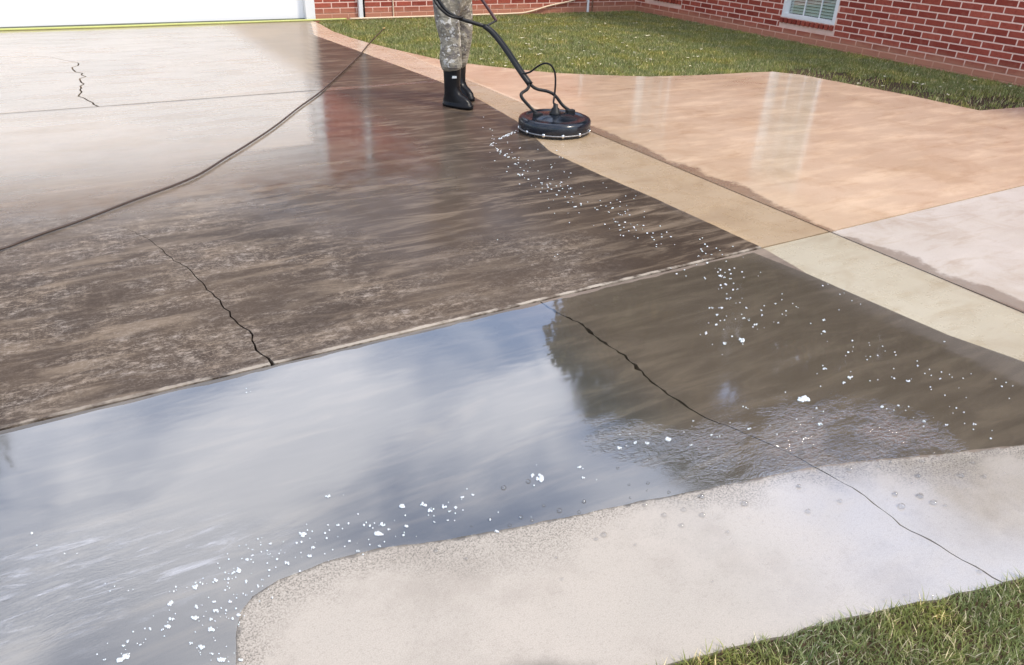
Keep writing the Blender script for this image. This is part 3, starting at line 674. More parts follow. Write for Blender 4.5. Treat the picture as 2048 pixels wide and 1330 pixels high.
eb = extra.build('brickwork', M_BRICK, house); hp(eb); tag(eb, kind='stuff')
for (a, b) in WINS:                           # rowlock sills, proud of the wall
    n = int((b - a + 0.02) / 0.0745)
    for i in range(n):
        if a > 5 and (a < 10 or i < 9):
            o = bpy.data.objects.new('sill_brick', ROW); COL.objects.link(o); o.parent = house; o.matrix_parent_inverse = house_inv
            o.location = (WALLX + 0.028, a - 0.01 + (i + 0.5) * (b - a + 0.02) / n, WB - CO / 2 - 0.002); o.rotation_euler = (0, math.radians(-4), math.pi / 2)

def window(a, b, label=None):
    fr = MB(); x0, x1 = WALLX - 0.006, WALLX + 0.10; w = 0.05
    fr.box(x0, x1, a, a + w, WB, WT).box(x0, x1, b - w, b, WB, WT).box(x0, x1, a + w, b - w, WB, WB + w).box(x0, x1, a + w, b - w, WT - w, WT)
    fr.box(x0 + 0.03, x1 - 0.02, a + w, b - w, (WB + WT) / 2 - 0.018, (WB + WT) / 2 + 0.018)
    f = hp(fr.build('window', M_WHITE, house, bevel=0.003))
    if label: f['label'] = label
    mu = MB(); xm = WALLX + 0.062
    for k in (1, 2):
        yy = a + w + (b - a - 2 * w) * k / 3
        for (z0, z1) in ((WB + w, (WB + WT) / 2 - 0.02), ((WB + WT) / 2 + 0.02, WT - w)): mu.box(xm, xm + 0.012, yy - 0.007, yy + 0.007, z0, z1)
    for k in (1, 2, 4, 5):
        zz = WB + w + (WT - WB - 2 * w) * k / 6; mu.box(xm + 0.001, xm + 0.011, a + w, b - w, zz - 0.007, zz + 0.007)
    mu.build('muntin', M_WHITE, f)
    mesh('pane', [(WALLX + 0.078, a + w, WB + w), (WALLX + 0.078, b - w, WB + w), (WALLX + 0.078, b - w, WT - w), (WALLX + 0.078, a + w, WT - w)], [(0, 1, 2, 3)], M_GLASS, f)
    bl = MB(); nz = 42
    for k in range(nz):
        z = WB + w + 0.01 + (WT - WB - 2 * w) * k / nz
        bl.add([(WALLX + 0.100, a + w, z), (WALLX + 0.100, b - w, z), (WALLX + 0.122, b - w, z + 0.030), (WALLX + 0.122, a + w, z + 0.030)], [(0, 1, 2, 3)])
    s = bl.build('blind', M_BLIND, f); tag(s, kind='stuff')
    MB().box(WALLX + 0.16, WALLX + 0.17, a, b, WB, WT).build('room_backing', M_DARK, f)
window(*WINS[0], label='white framed window with grey blinds at the top right')
window(*WINS[1]); window(*WINS[2])

# garage door
sec = DZ / 4
door = hp(MB().box(DX0 + 0.02, DX1 - 0.02, WALLY + 0.131, WALLY + 0.14, 0.02, DZ).build('garage_door', M_DOOR, house))
for i in range(4):
    MB().box(DX0 + 0.005, DX1 - 0.005, WALLY + 0.09, WALLY + 0.13, 0.02 + i * sec, 0.02 + (i + 1) * sec - 0.008).build('door_section', M_DOOR, door, bevel=0.004)
MB().box(DX0 + 0.004, DX1 - 0.004, WALLY + 0.085, WALLY + 0.135, 0.001, 0.021).build('bottom_seal', M_SEAL, door)
for (x0, x1) in ((DX0 - 0.13, DX0 + 0.02), (DX1 - 0.005, DX1 + 0.132)):
    hp(MB().box(x0, x1, WALLY - 0.02, WALLY + 0.12, 0.004, DZ + 0.13).build('door_jamb', M_WHITE, house, bevel=0.004))
hp(MB().box(DX0 + 0.02, DX1 - 0.005, WALLY - 0.018, WALLY + 0.12, DZ + 0.002, DZ + 0.13).build('door_head', M_WHITE, house))
hp(MB().box(DX0 + 0.01, DX1 - 0.01, WALLY + 0.15, WALLY + 0.17, 0.0, DZ).build('dark_lining', M_DARK, house))

# roof, soffit, fascia
def roof(x0, x1, y0, y1, ov, hgt, name='roof'):
    X0, X1, Y0, Y1 = x0 - ov, x1 + ov, y0 - ov, y1 + ov; w = min(X1 - X0, Y1 - Y0) / 2; z = EAVE + 0.12
    if (X1 - X0) > (Y1 - Y0): r = [(X0 + w, (Y0 + Y1) / 2, z + hgt), (X1 - w, (Y0 + Y1) / 2, z + hgt)]
    else: r = [((X0 + X1) / 2, Y0 + w, z + hgt), ((X0 + X1) / 2, Y1 - w, z + hgt)]
    vs = [(X0, Y0, z), (X1, Y0, z), (X1, Y1, z), (X0, Y1, z)] + r
    fs = [(0, 1, 5, 4), (1, 2, 5), (2, 3, 4, 5), (3, 0, 4)] if (X1 - X0) > (Y1 - Y0) else [(0, 1, 4), (1, 2, 5, 4), (2, 3, 5), (3, 0, 4, 5)]
    o = hp(mesh(name, vs, fs, M_SHINGLE, house))
    return (X0, X1, Y0, Y1)
for (a, h_) in (((-2.6, 12.5, 11.5, 17.0), 2.0), ((9.32, 16.0, -2.0, 17.0), 2.3)):
    X0, X1, Y0, Y1 = roof(*a, 0.42, h_)
dz = EAVE
s = MB(); s.box(-3.02, WALLX - 0.43, WALLY - 0.40, WALLY, dz, dz + 0.012).box(WALLX - 0.42, WALLX, -2.4, WALLY - 0.42, dz + 0.001, dz + 0.013)
hp(s.build('soffit', M_SOFFIT, house))
s = MB(); s.box(-3.02, WALLX - 0.44, WALLY - 0.44, WALLY - 0.41, dz, dz + 0.13).box(WALLX - 0.445, WALLX - 0.421, -2.4, WALLY - 0.445, dz, dz + 0.131)
hp(s.build('fascia', M_WHITE, house))
# downspout, cable and pipes at the wall
ds = MB().box(4.055, 4.118, WALLY - 0.065, WALLY - 0.004, 0.01, EAVE)
o = hp(ds.build('downspout', M_WHITE, house, bevel=0.006))
hp(MB().tube([(4.152, WALLY - 0.014, 0.02), (4.155, WALLY - 0.014, 1.0), (4.15, WALLY - 0.014, EAVE)], 0.013, 8).build('black_cable', M_RUBBER, house))
hp(MB().tube([(4.62, WALLY - 0.014, 0.0), (4.61, WALLY - 0.014, 1.3)], 0.010, 8).build('conduit', M_THOSE, house))
hp(MB().tube([(8.255, WALLY - 0.03, 0.0), (8.22, WALLY - 0.03, 1.4)], 0.022, 10).build('waste_pipe', M_WHITE, house))
hp(MB().tube([(8.36, WALLY - 0.016, 0.0), (8.36, WALLY - 0.016, 1.2)], 0.012, 8).build('thin_pipe', simple('rusty_pipe', (0.25, 0.12, 0.07), 0.7), house))

# ------------------------------------------------------------------ hoses
def gpts(L, z): return [Vector(G(px, py, z)) for px, py in L]
yh = MB().tube(spline([(-3.0, 11.43, 0.013), (-2.0, 11.41, 0.013), (-1.0, 11.44, 0.013), (-0.2, 11.42, 0.013), (0.7, 11.405, 0.013), (1.5, 11.43, 0.013), (2.3, 11.42, 0.013), (3.1, 11.43, 0.013), (3.6, 11.435, 0.013), (3.85, 11.44, 0.013)], 6), 0.0135, 8)
tag(yh.build('water_hose', M_YHOSE, None, True), 'thin yellow hose lying along the foot of the white garage door', 'hose')
ch = [GY(700, 39, 11.44), GY(780, 37, 11.44), GY(880, 34, 11.44), GY(960, 32, 11.45), GY(1020, 30, 11.46), GY(1055, 24, 11.46), GY(1100, 11, 11.47), GY(1150, -1, 11.47), (8.6, 11.47, 0.42), (8.85, 11.46, 0.62)]
ch = [(p[0], p[1], max(p[2], 0.014)) for p in ch]
tag(MB().tube(spline(ch, 6), 0.013, 8).build('garden_hose', M_THOSE, None, True), 'cream hose along the foot of the brick wall behind the lawn, rising to the right', 'hose')
bh = gpts([(-420, 600), (-200, 552), (0, 498), (50, 480), (100, 461), (150, 445), (200, 426), (250, 406), (300, 388), (350, 370), (400, 347), (450, 317), (500, 286), (550, 252), (600, 214), (640, 184), (680, 149), (715, 115), (740, 86), (768, 57)], 0.012)
bh = [Vector((p.x + random.uniform(-.004, .004), p.y + random.uniform(-.004, .004), p.z)) for p in bh]
pr = empty('pressure_hose', tuple(bh[-1])); tag(pr, 'long brown pressure hose curving over the wet driveway from the left edge to the lawn', 'hose')
hi = Matrix.Translation(-bh[-1])
o = MB().tube(spline(bh, 8), 0.0068, 10).build('hose_line', M_HOSE, pr, True); o.matrix_parent_inverse = hi
dvec = (bh[-1] - bh[-2]).normalized()
o = MB().tube([bh[-1] - dvec * 0.02, bh[-1] + dvec * 0.05], 0.015, 8).build('brass_fitting', M_BRASS, pr, True); o.matrix_parent_inverse = hi

# ------------------------------------------------------------------ surface cleaner
CC = Vector((3.275, 4.875, 0.0)); RD = 0.283
sc = empty('surface_cleaner', tuple(CC)); tag(sc, 'black round rotary surface cleaner with a forked handle on the wet concrete', 'surface cleaner')
sci = Matrix.Translation(-CC)
def sp(o): o.matrix_parent_inverse = sci; return o
sp(MB().lathe([(RD - 0.03, 0.028), (RD - 0.004, 0.028), (RD, 0.034), (RD + 0.002, 0.09), (RD - 0.006, 0.104), (RD - 0.025, 0.112), (RD - 0.055, 0.113), (RD - 0.065, 0.107), (RD - 0.11, 0.112), (0.12, 0.124), (0.05, 0.130), (0.01, 0.131)], CC, 72).build('deck', M_DECK, sc, True))
# bristle skirt
rs = MB(); nb = 170
for k in range(nb):
    w = 2 * math.pi * k / nb; r0 = RD - 0.008 + random.uniform(-.003, .003); r1 = r0 + random.uniform(-0.002, 0.010); dw = 0.012
    rs.add([(CC.x + r0 * math.cos(w - dw), CC.y + r0 * math.sin(w - dw), 0.04), (CC.x + r0 * math.cos(w + dw), CC.y + r0 * math.sin(w + dw), 0.04),
            (CC.x + r1 * math.cos(w + dw * .7), CC.y + r1 * math.sin(w + dw * .7), 0.004), (CC.x + r1 * math.cos(w - dw * .7), CC.y + r1 * math.sin(w - dw * .7), 0.004)], [(0, 1, 2, 3)])
tag(sp(rs.build('bristle_skirt', M_BRISTLE, sc)), kind='stuff')
sp(MB().lathe([(RD - 0.006, 0.022), (RD + 0.003, 0.022), (RD + 0.0035, 0.032), (RD - 0.006, 0.032)], CC, 72).build('rim_band', M_RIM, sc, True))
for k in range(12):
    w = 2 * math.pi * (k + 0.35) / 12; c = CC + Vector((math.cos(w) * (RD + 0.002), math.sin(w) * (RD + 0.002), 0.030)); dr = Vector((math.cos(w), math.sin(w), 0))
    sp(MB().tube([c - dr * 0.004, c + dr * 0.006, c + dr * 0.009], [0.014, 0.014, 0.008], 8).build('bolt', M_STEEL, sc, True))
# swivel
sp(MB().lathe([(0.045, 0.12), (0.045, 0.145), (0.034, 0.152), (0.030, 0.175), (0.020, 0.18), (0.018, 0.205), (0.006, 0.208)], CC, 20).build('swivel', M_POLE, sc, True))
bl_, br_ = Vector(GY(1075, 238, 4.93)), Vector(GY(1140, 230, 4.93))
for b in (bl_, br_):
    sp(MB().box(b.x - 0.035, b.x + 0.035, b.y - 0.022, b.y + 0.022, 0.105, 0.138).build('fork_bracket', M_POLE, sc, bevel=0.005))
bl_.z = 0.125; br_.z = 0.125
fl = spline([bl_, GY(1062, 216, 4.98), GY(1045, 197, 5.02), GY(1043, 187, 5.04), GY(1054, 179, 5.07), GY(1057, 170, 5.10), GY(1047, 155, 5.15)], 6)
fr_ = spline([br_, GY(1125, 210, 4.98), GY(1110, 191, 5.02), GY(1096, 183, 5.05), GY(1074, 178, 5.08), GY(1062, 170, 5.10), GY(1050, 155, 5.15)], 6)
sp(MB().tube(fl, 0.0125, 10).build('fork_tube', M_POLE, sc, True)); sp(MB().tube(fr_, 0.0125, 10).build('fork_tube', M_POLE, sc, True))
pole = [GY(1058, 168, 5.10), GY(1040, 143, 5.18), GY(1010, 98, 5.36), GY(985, 66, 5.48), GY(968, 52, 5.53)]
sp(MB().tube(spline(pole, 6), 0.019, 12).build('pole', M_POLE, sc, True))
pole2 = [Vector(p) + Vector((0.018, -0.012, 0.004)) for p in pole]
sp(MB().tube(spline(pole2, 6), 0.011, 10).build('lance_pipe', M_POLE, sc, True))
HL, HR = Vector(GY(862, -22, 5.72)), Vector(GY(955, -14, 5.70))
lh = spline([pole[-1], GY(945, 45, 5.56), GY(920, 37, 5.60), GY(900, 27, 5.64), GY(885, 12, 5.68), HL], 6)
sp(MB().tube(lh, [0.015] * len(lh), 10).build('handlebar', M_POLE, sc, True))
sp(MB().tube(spline([GY(968, 54, 5.53), GY(980, 48, 5.54), GY(993, 41, 5.55)], 4), 0.009, 8).build('cross_bar', M_POLE, sc, True))
sp(MB().tube(spline([GY(993, 42, 5.55), GY(985, 30, 5.58), GY(970, 8, 5.64), HR], 6), 0.0125, 10).build('grip_bar', simple('dark_red_grip', (0.055, 0.012, 0.014), 0.5), sc, True))
sp(MB().tube(spline([GY(925, 36, 5.58), GY(905, 34, 5.60), GY(888, 24, 5.62), GY(872, 6, 5.66), GY(866, -10, 5.70)], 5), [0.010] * 21, 8).build('trigger_lever', M_RUBBER, sc, True))
sp(MB().tube(spline([GY(1043, 148, 5.15), GY(1060, 144, 5.12), GY(1075, 133, 5.08), GY(1088, 127, 5.05), GY(1100, 129, 5.02), GY(1109, 143, 5.0), GY(1111, 165, 4.99), GY(1109, 190, 4.98), GY(1107, 205, 4.93), (CC.x, CC.y + 0.01, 0.205)], 6), 0.0075, 8).build('feed_hose', M_RUBBER, sc, True))

# ------------------------------------------------------------------ person
def skin(name, V, E_, Rr, mat, parent, inv, sub=2, root=0, smooth=True):
    me = bpy.data.meshes.new(name); me.from_pydata([tuple(v) for v in V], E_, []); o = bpy.data.objects.new(name, me); COL.objects.link(o)
    m = o.modifiers.new('s', 'SKIN'); m.use_smooth_shade = True
    for i, r in enumerate(Rr):
        sv = me.skin_vertices[0].data[i]; sv.radius = r if isinstance(r, tuple) else (r, r); sv.use_root = (i == root)
    s_ = o.modifiers.new('u', 'SUBSURF'); s_.levels = sub; s_.render_levels = sub
    dg = bpy.context.evaluated_depsgraph_get(); me2 = bpy.data.meshes.new_from_object(o.evaluated_get(dg)); o.modifiers.clear(); o.data = me2
    me2.materials.clear(); me2.materials.append(mat); me2.polygons.foreach_set('use_smooth', [True] * len(me2.polygons)); me2.name = name
    o.parent = parent; o.matrix_parent_inverse = inv; return o
FT = Vector((2.885, 5.90, 0)); FB = Vector((3.09, 6.20, 0))
man = empty('person', (2.96, 6.05, 0)); tag(man, 'person in mottled grey trousers and tall black rubber boots, pushing the surface cleaner', 'person')
mi = Matrix.Translation((-2.96, -6.05, 0))
pel = Vector((2.97, 6.10, 0.93)); chest = Vector((2.93, 5.99, 1.32)); neck = Vector((2.91, 5.92, 1.50)); head = Vector((2.90, 5.87, 1.66))
rt = Vector((0.97, -0.24, 0)).normalized()              # shoulder line, image left to right
fw = Vector((-0.24, -0.97, 0)).normalized()
shL, shR = neck - rt * 0.19 - Vector((0, 0, 0.06)), neck + rt * 0.19 - Vector((0, 0, 0.06))
elL, elR = shL - rt * 0.05 + fw * 0.10 - Vector((0, 0, 0.25)), shR + rt * 0.05 + fw * 0.10 - Vector((0, 0, 0.25))
haL, haR = HL + Vector((0, 0.0, 0.02)), HR + Vector((0, 0, 0.02))
wrL, wrR = haL + (elL - haL).normalized() * 0.09, haR + (elR - haR).normalized() * 0.09
hipL, hipR = pel - rt * 0.09 - Vector((0, 0, 0.05)), pel + rt * 0.09 - Vector((0, 0, 0.05))
knL, knR = Vector((2.90, 5.93, 0.50)), Vector((3.09, 6.13, 0.50))
V = [pel, (pel + chest) / 2, chest, neck, (neck + head) / 2 + Vector((0, 0.01, 0)), head, head + Vector((0, 0, 0.09)), shL, elL, wrL, haL, shR, elR, wrR, haR, hipL, knL, FT + Vector((0, 0, 0.12)), hipR, knR, FB + Vector((0, 0, 0.12))]
E_ = [(0, 1), (1, 2), (2, 3), (3, 4), (4, 5), (5, 6), (2, 7), (7, 8), (8, 9), (9, 10), (2, 11), (11, 12), (12, 13), (13, 14), (0, 15), (15, 16), (16, 17), (0, 18), (18, 19), (19, 20)]
Rr = [(0.14, 0.10), (0.13, 0.10), (0.15, 0.11), 0.055, 0.055, (0.082, 0.10), (0.07, 0.085), 0.055, 0.042, 0.028, (0.042, 0.022), 0.055, 0.042, 0.028, (0.042, 0.022), 0.085, 0.06, 0.032, 0.085, 0.06, 0.032]
# fingers, five to a hand, curled round the bar
for hidx, hc, el in ((10, haL, elL), (14, haR, elR)):
    d = (hc - el).normalized(); side = rt
    for k in range(4):
        o_ = side * (-0.027 + 0.018 * k); L = (0.030, 0.034, 0.032, 0.025)[k]
        a = hc + d * 0.028 + o_; b = a + d * L * 0.7 + Vector((0, 0, -0.018)); c = b + Vector((0, 0, -L * 0.8)) - d * 0.014
        i = len(V); V += [a, b, c]; Rr += [0.0095, 0.009, 0.0075]; E_ += [(hidx, i), (i, i + 1), (i + 1, i + 2)]
    i = len(V); V += [hc + side * 0.036 - d * 0.005, hc + side * 0.046 + d * 0.02 + Vector((0, 0, -0.018)), hc + side * 0.036 + d * 0.034 + Vector((0, 0, -0.034))]; Rr += [0.011, 0.010, 0.008]
    E_ += [(hidx, i), (i, i + 1), (i + 1, i + 2)]
skin('body', V, E_, Rr, M_SKIN, man, mi)
# face
fc = head + fw * 0.085
for s_ in (-1, 1):
    m = MB(); c = head + fw * 0.082 + rt * 0.032 * s_ + Vector((0, 0, 0.02)); m.lathe([(0.001, -0.010), (0.009, -0.006), (0.011, 0), (0.009, 0.006), (0.001, 0.010)], c, 12)
    o = m.build('eye', M_EYE, man, True); o.matrix_parent_inverse = mi
    m = MB(); c = head + rt * 0.086 * s_; m.tube([c + Vector((0, 0, -0.03)), c + rt * 0.012 * s_, c + Vector((0, 0.005, 0.03))], [0.008, 0.013, 0.010], 8)
    o = m.build('ear', M_SKIN, man, True); o.matrix_parent_inverse = mi
o = MB().tube([head + fw * 0.088 + Vector((0, 0, 0.022)), head + fw * 0.102 + Vector((0, 0, 0.0)), head + fw * 0.110 + Vector((0, 0, -0.018)), head + fw * 0.090 + Vector((0, 0, -0.026))], [0.007, 0.010, 0.014, 0.009], 10).build('nose', M_SKIN, man, True); o.matrix_parent_inverse = mi
o = MB().tube([head + fw * 0.084 - rt * 0.024 + Vector((0, 0, -0.05)), head + fw * 0.093 + Vector((0, 0, -0.049)), head + fw * 0.084 + rt * 0.024 + Vector((0, 0, -0.05))], [0.004, 0.008, 0.004], 8).build('mouth', M_LIP, man, True); o.matrix_parent_inverse = mi
def dome(name, c, rx, ry, rz, mat, zcut):
    vs = []; fs = []; n = 24; m_ = 8
    for i in range(m_ + 1):
        ph = zcut + (math.pi / 2 - zcut) * i / m_
        for k in range(n):
            w = 2 * math.pi * k / n; p = c + rt * (rx * math.cos(ph) * math.cos(w)) - fw * (ry * math.cos(ph) * math.sin(w)) + Vector((0, 0, rz * math.sin(ph))); vs.append(p)
    for i in range(m_):
        for k in range(n): fs.append((i * n + k, i * n + (k + 1) % n, (i + 1) * n + (k + 1) % n, (i + 1) * n + k))
    o = mesh(name, vs, fs, mat, man, True); o.matrix_parent_inverse = mi; return o
dome('hair', head - fw * 0.012 + Vector((0, 0, 0.01)), 0.098, 0.108, 0.125, M_HAIR, -0.35)
dome('cap', head + Vector((0, 0, 0.045)), 0.104, 0.118, 0.105, M_CAP, 0.0)
o = MB().add([head + rt * a * 0.07 + fw * b + Vector((0, 0, 0.05 - 0.01 * abs(a) - (b - 0.1) * 0.2 + t_)) for t_ in (0, 0.006) for (a, b) in ((-1, 0.09), (-0.8, 0.16), (0, 0.19), (0.8, 0.16), (1, 0.09))],
             [(0, 1, 2, 3, 4), (9, 8, 7, 6, 5), (0, 5, 6, 1), (1, 6, 7, 2), (2, 7, 8, 3), (3, 8, 9, 4)]).build('cap_brim', M_CAP, man); o.matrix_parent_inverse = mi
skin('shirt', [pel + Vector((0, 0, -0.07)), (pel + chest) / 2, chest, neck - Vector((0, 0, 0.03)), shL, elL, elL.lerp(wrL, 0.85), shR, elR, elR.lerp(wrR, 0.85)],
     [(0, 1), (1, 2), (2, 3), (2, 4), (4, 5), (5, 6), (2, 7), (7, 8), (8, 9)], [(0.175, 0.13), (0.165, 0.13), (0.18, 0.135), 0.07, 0.078, 0.058, 0.045, 0.078, 0.058, 0.045], M_SHIRT, man, mi)
# baggy trousers: one surface
tv = [pel + Vector((0, 0, 0.10)), pel - Vector((0, 0, 0.04)), Vector((2.885, 6.0, 0.78)), Vector((2.870, 5.955, 0.64)), Vector((2.893, 5.925, 0.52)), Vector((2.872, 5.915, 0.41)), Vector((2.880, 5.90, 0.34)), Vector((2.885, 5.90, 0.295)),
      Vector((3.06, 6.11, 0.78)), Vector((3.09, 6.12, 0.64)), Vector((3.085, 6.10, 0.50)), Vector((3.075, 6.16, 0.40)), Vector((3.092, 6.20, 0.25))]
skin('trousers', tv, [(0, 1), (1, 2), (2, 3), (3, 4), (4, 5), (5, 6), (6, 7), (1, 8), (8, 9), (9, 10), (10, 11), (11, 12)],
     [(0.175, 0.13), (0.17, 0.13), 0.122, 0.108, 0.088, 0.106, 0.100, 0.085, 0.115, 0.10, 0.086, 0.095, 0.085], M_CAMO, man, mi, 3)
def boot(c, ang, label=None):
    d = Vector((math.cos(ang), math.sin(ang), 0)); q = Vector((-d.y, d.x, 0))
    vs = []; fs = []; n = 20
    # rings: (along, height, half length, half width)
    rings = [(0.055, 0.004, 0.150, 0.052), (0.055, 0.026, 0.153, 0.055), (0.053, 0.030, 0.145, 0.050), (0.050, 0.055, 0.138, 0.050), (0.035, 0.085, 0.115, 0.050), (0.012, 0.115, 0.085, 0.052),
             (0.0, 0.15, 0.070, 0.055), (-0.002, 0.20, 0.068, 0.060), (-0.002, 0.27, 0.070, 0.064), (-0.004, 0.325, 0.073, 0.067), (-0.004, 0.345, 0.076, 0.070), (-0.004, 0.352, 0.072, 0.066)]
    for (al, z, hl, hw) in rings:
        for k in range(n):
            w = 2 * math.pi * k / n; ex = 0.8
            cx = math.copysign(abs(math.cos(w)) ** ex, math.cos(w)); sy = math.copysign(abs(math.sin(w)) ** ex, math.sin(w))
            vs.append(c + d * (al + hl * cx) + q * (hw * sy * (1.08 if al > 0.04 and cx > 0 else 1)) + Vector((0, 0, z + (0.006 * max(0, cx) if 0.02 < z < 0.1 else 0))))
    for i in range(len(rings) - 1):
        for k in range(n): fs.append((i * n + k, i * n + (k + 1) % n, (i + 1) * n + (k + 1) % n, (i + 1) * n + k))
    fs += [tuple(range(n - 1, -1, -1)), tuple(range((len(rings) - 1) * n, len(rings) * n))]
    o = mesh('boot', vs, fs, M_RUBBER, man, True); o.matrix_parent_inverse = mi
    return o
b1 = boot(FT, math.radians(-60)); boot(FB, math.radians(-75))
toc = Vector((FT.x, FT.y, 0.25)); cd = Vector((-FT.x, -FT.y, 0)).normalized(); sd_ = Vector((-cd.y, cd.x, 0))
o = mesh('boot_tab', [toc + cd * 0.0725 + sd_ * a + Vector((0, 0, b)) + cd * e for a, b, e in ((-0.002, 0, 0), (0.038, 0, -0.008), (0.036, 0.018, -0.008), (0.0, 0.020, 0))], [(0, 1, 2, 3)], M_FOAM, man); o.matrix_parent_inverse = mi

# ------------------------------------------------------------------ trees behind the house (mirrored in the puddle)
def tree(c, top, r, z0, seed, label, nleaf=30000):
    rg = np.random.default_rng(seed); t = empty('oak_tree', c); tag(t, label, 'tree', None)
    inv = Matrix.Translation((-c[0], -c[1], -c[2]))
    tr = MB(); tr.tube([(c[0], c[1], -0.2), (c[0] + 0.15, c[1], z0 * 0.6), (c[0], c[1] + 0.1, z0 + 1.5), (c[0] + 0.3, c[1], top * 0.72)], [0.42, 0.34, 0.26, 0.08], 12)
    cl_ = []
    for k in range(90):
        th = rg.uniform(0, 2 * np.pi); u = rg.uniform(-0.95, 1); rr = math.sqrt(max(0.05, 1 - u * u)) * rg.uniform(0.45, 1.0)
        cl_.append((c[0] + r * rr * math.cos(th), c[1] + r * rr * math.sin(th), (z0 + top) / 2 + u * ((top - z0) / 2 - 0.9), rg.uniform(0.8, 1.5)))
    for q in cl_[:16]:
        b = Vector((c[0], c[1], z0 + (q[2] - z0) * 0.35)); e = Vector(q[:3]); tr.tube([b, b.lerp(e, 0.5) + Vector((0, 0, -0.3)), e], [0.13, 0.08, 0.03], 7)
    o = tr.build('trunk', M_BARK, t, True); o.matrix_parent_inverse = inv
    ci = rg.integers(0, len(cl_), nleaf); C = np.array(cl_)[ci]
    v = rg.normal(size=(nleaf, 3)); v /= np.linalg.norm(v, axis=1)[:, None]; P = C[:, :3] + v * (C[:, 3:4] * rg.uniform(0.25, 1.12, (nleaf, 1)) ** 0.6)
    a = rg.normal(size=(nleaf, 3)); a /= np.linalg.norm(a, axis=1)[:, None]; b = np.cross(a, rg.normal(size=(nleaf, 3))); b /= np.linalg.norm(b, axis=1)[:, None]
    s = rg.uniform(0.13, 0.25, (nleaf, 1))
    Q = np.stack([P - a * s, P - b * s * .5, P + a * s, P + b * s * .5], 1).reshape(-1, 3)
    me = bpy.data.meshes.new('crown'); me.vertices.add(nleaf * 4); me.vertices.foreach_set('co', Q.ravel()); me.loops.add(nleaf * 4); me.polygons.add(nleaf)
    me.loops.foreach_set('vertex_index', np.arange(nleaf * 4, dtype=np.int32)); me.polygons.foreach_set('loop_start', (np.arange(nleaf) * 4).astype(np.int32)); me.polygons.foreach_set('loop_total', np.full(nleaf, 4, np.int32))
    me.update(calc_edges=True); me.materials.append(M_LEAF); o = bpy.data.objects.new('crown', me); link(o, t); o.matrix_parent_inverse = inv
TREES = [((18.0, 20.5, 0), 18.2, 3.2, 3, 'tall oak behind the garage wing, mirrored in the middle of the puddle'),
         ((22.0, 18.0, 0), 21.0, 4.2, 3, 'tallest oak behind the corner of the house, mirrored at the tip of the puddle'),
         ((22.0, 12.0, 0), 15.0, 4.4, 3, 'lower oak beyond the right wing, mirrored above the ripples'),
         ((22.0, 6.0, 0), 14.8, 4.4, 2.5, 'oak beyond the right wing, mirrored at the right edge'),
         ((21.5, -1.0, 0), 13.5, 3.8, 2.5, 'wide oak at the far end of the right wing'),
         ((22.6, 22.6, 0), 22.0, 4.0, 3, 'oak behind the two tallest ones, filling the gap between their crowns'),
         ((25.0, 9.0, 0), 17.0, 4.2, 3, 'tall oak farthest beyond the right wing'),
         ((-6.7, 20.5, 0), 14.6, 3.0, 2.5, 'oak left of the garage, mirrored at the left edge of the puddle')]
for i, (c, top, r, z0, lb) in enumerate(TREES): tree(c, top, r, z0, 30 + i, lb)

# ------------------------------------------------------------------ foam and bubbles
def zoomed(L, x0, y0, s): return [(x0 + a * s, y0 + b * s, c * s) for a, b, c in L]
FO = []
FO += zoomed([(95, 270, 12), (70, 312, 20), (92, 295, 14), (120, 350, 18), (140, 358, 16), (170, 380, 24), (185, 370, 14), (225, 400, 12), (240, 440, 20), (262, 432, 12), (275, 465, 12), (300, 485, 12), (280, 515, 34), (260, 510, 16),
              (330, 545, 18), (325, 490, 10), (265, 395, 8), (400, 540, 14), (418, 568, 22), (462, 540, 12), (480, 575, 20), (460, 590, 12), (487, 612, 16), (540, 622, 26), (525, 650, 24), (555, 565, 18), (550, 590, 10), (622, 608, 22), (625, 663, 14),
              (580, 665, 12), (600, 702, 20), (645, 735, 32), (688, 712, 26), (495, 545, 8), (800, 752, 20), (825, 722, 20), (880, 768, 20), (905, 740, 18), (890, 705, 12), (935, 685, 8), (1020, 788, 16), (990, 765, 10), (925, 835, 14), (990, 838, 18),
              (950, 858, 16), (955, 892, 22), (852, 852, 14), (978, 930, 14), (1050, 870, 16), (1065, 893, 9), (1115, 860, 14), (1140, 912, 16), (1180, 912, 14), (1172, 942, 20), (1188, 958, 14), (1240, 938, 14), (1302, 937, 16), (945, 780, 8), (735, 700, 7),
              (820, 690, 8), (955, 730, 8), (1500, 955, 14), (1535, 988, 18), (1550, 1003, 16), (1508, 1022, 18), (1490, 1070, 26), (1612, 1015, 12), (1580, 1060, 20), (1550, 1115, 18), (1725, 1003, 12), (1680, 1105, 12), (1640, 1205, 36), (1665, 1215, 20), (1702, 1163, 18),
              (1710, 1190, 18), (1735, 1152, 14), (1788, 1177, 16), (1640, 1165, 14), (1342, 1190, 18), (1800, 1215, 10), (490, 460, 10), (523, 348, 14), (395, 340, 9), (862, 602, 9), (1063, 657, 8), (120, 958, 10), (470, 740, 9), (510, 1072, 9), (20, 190, 6)], 960, 200, 0.293)
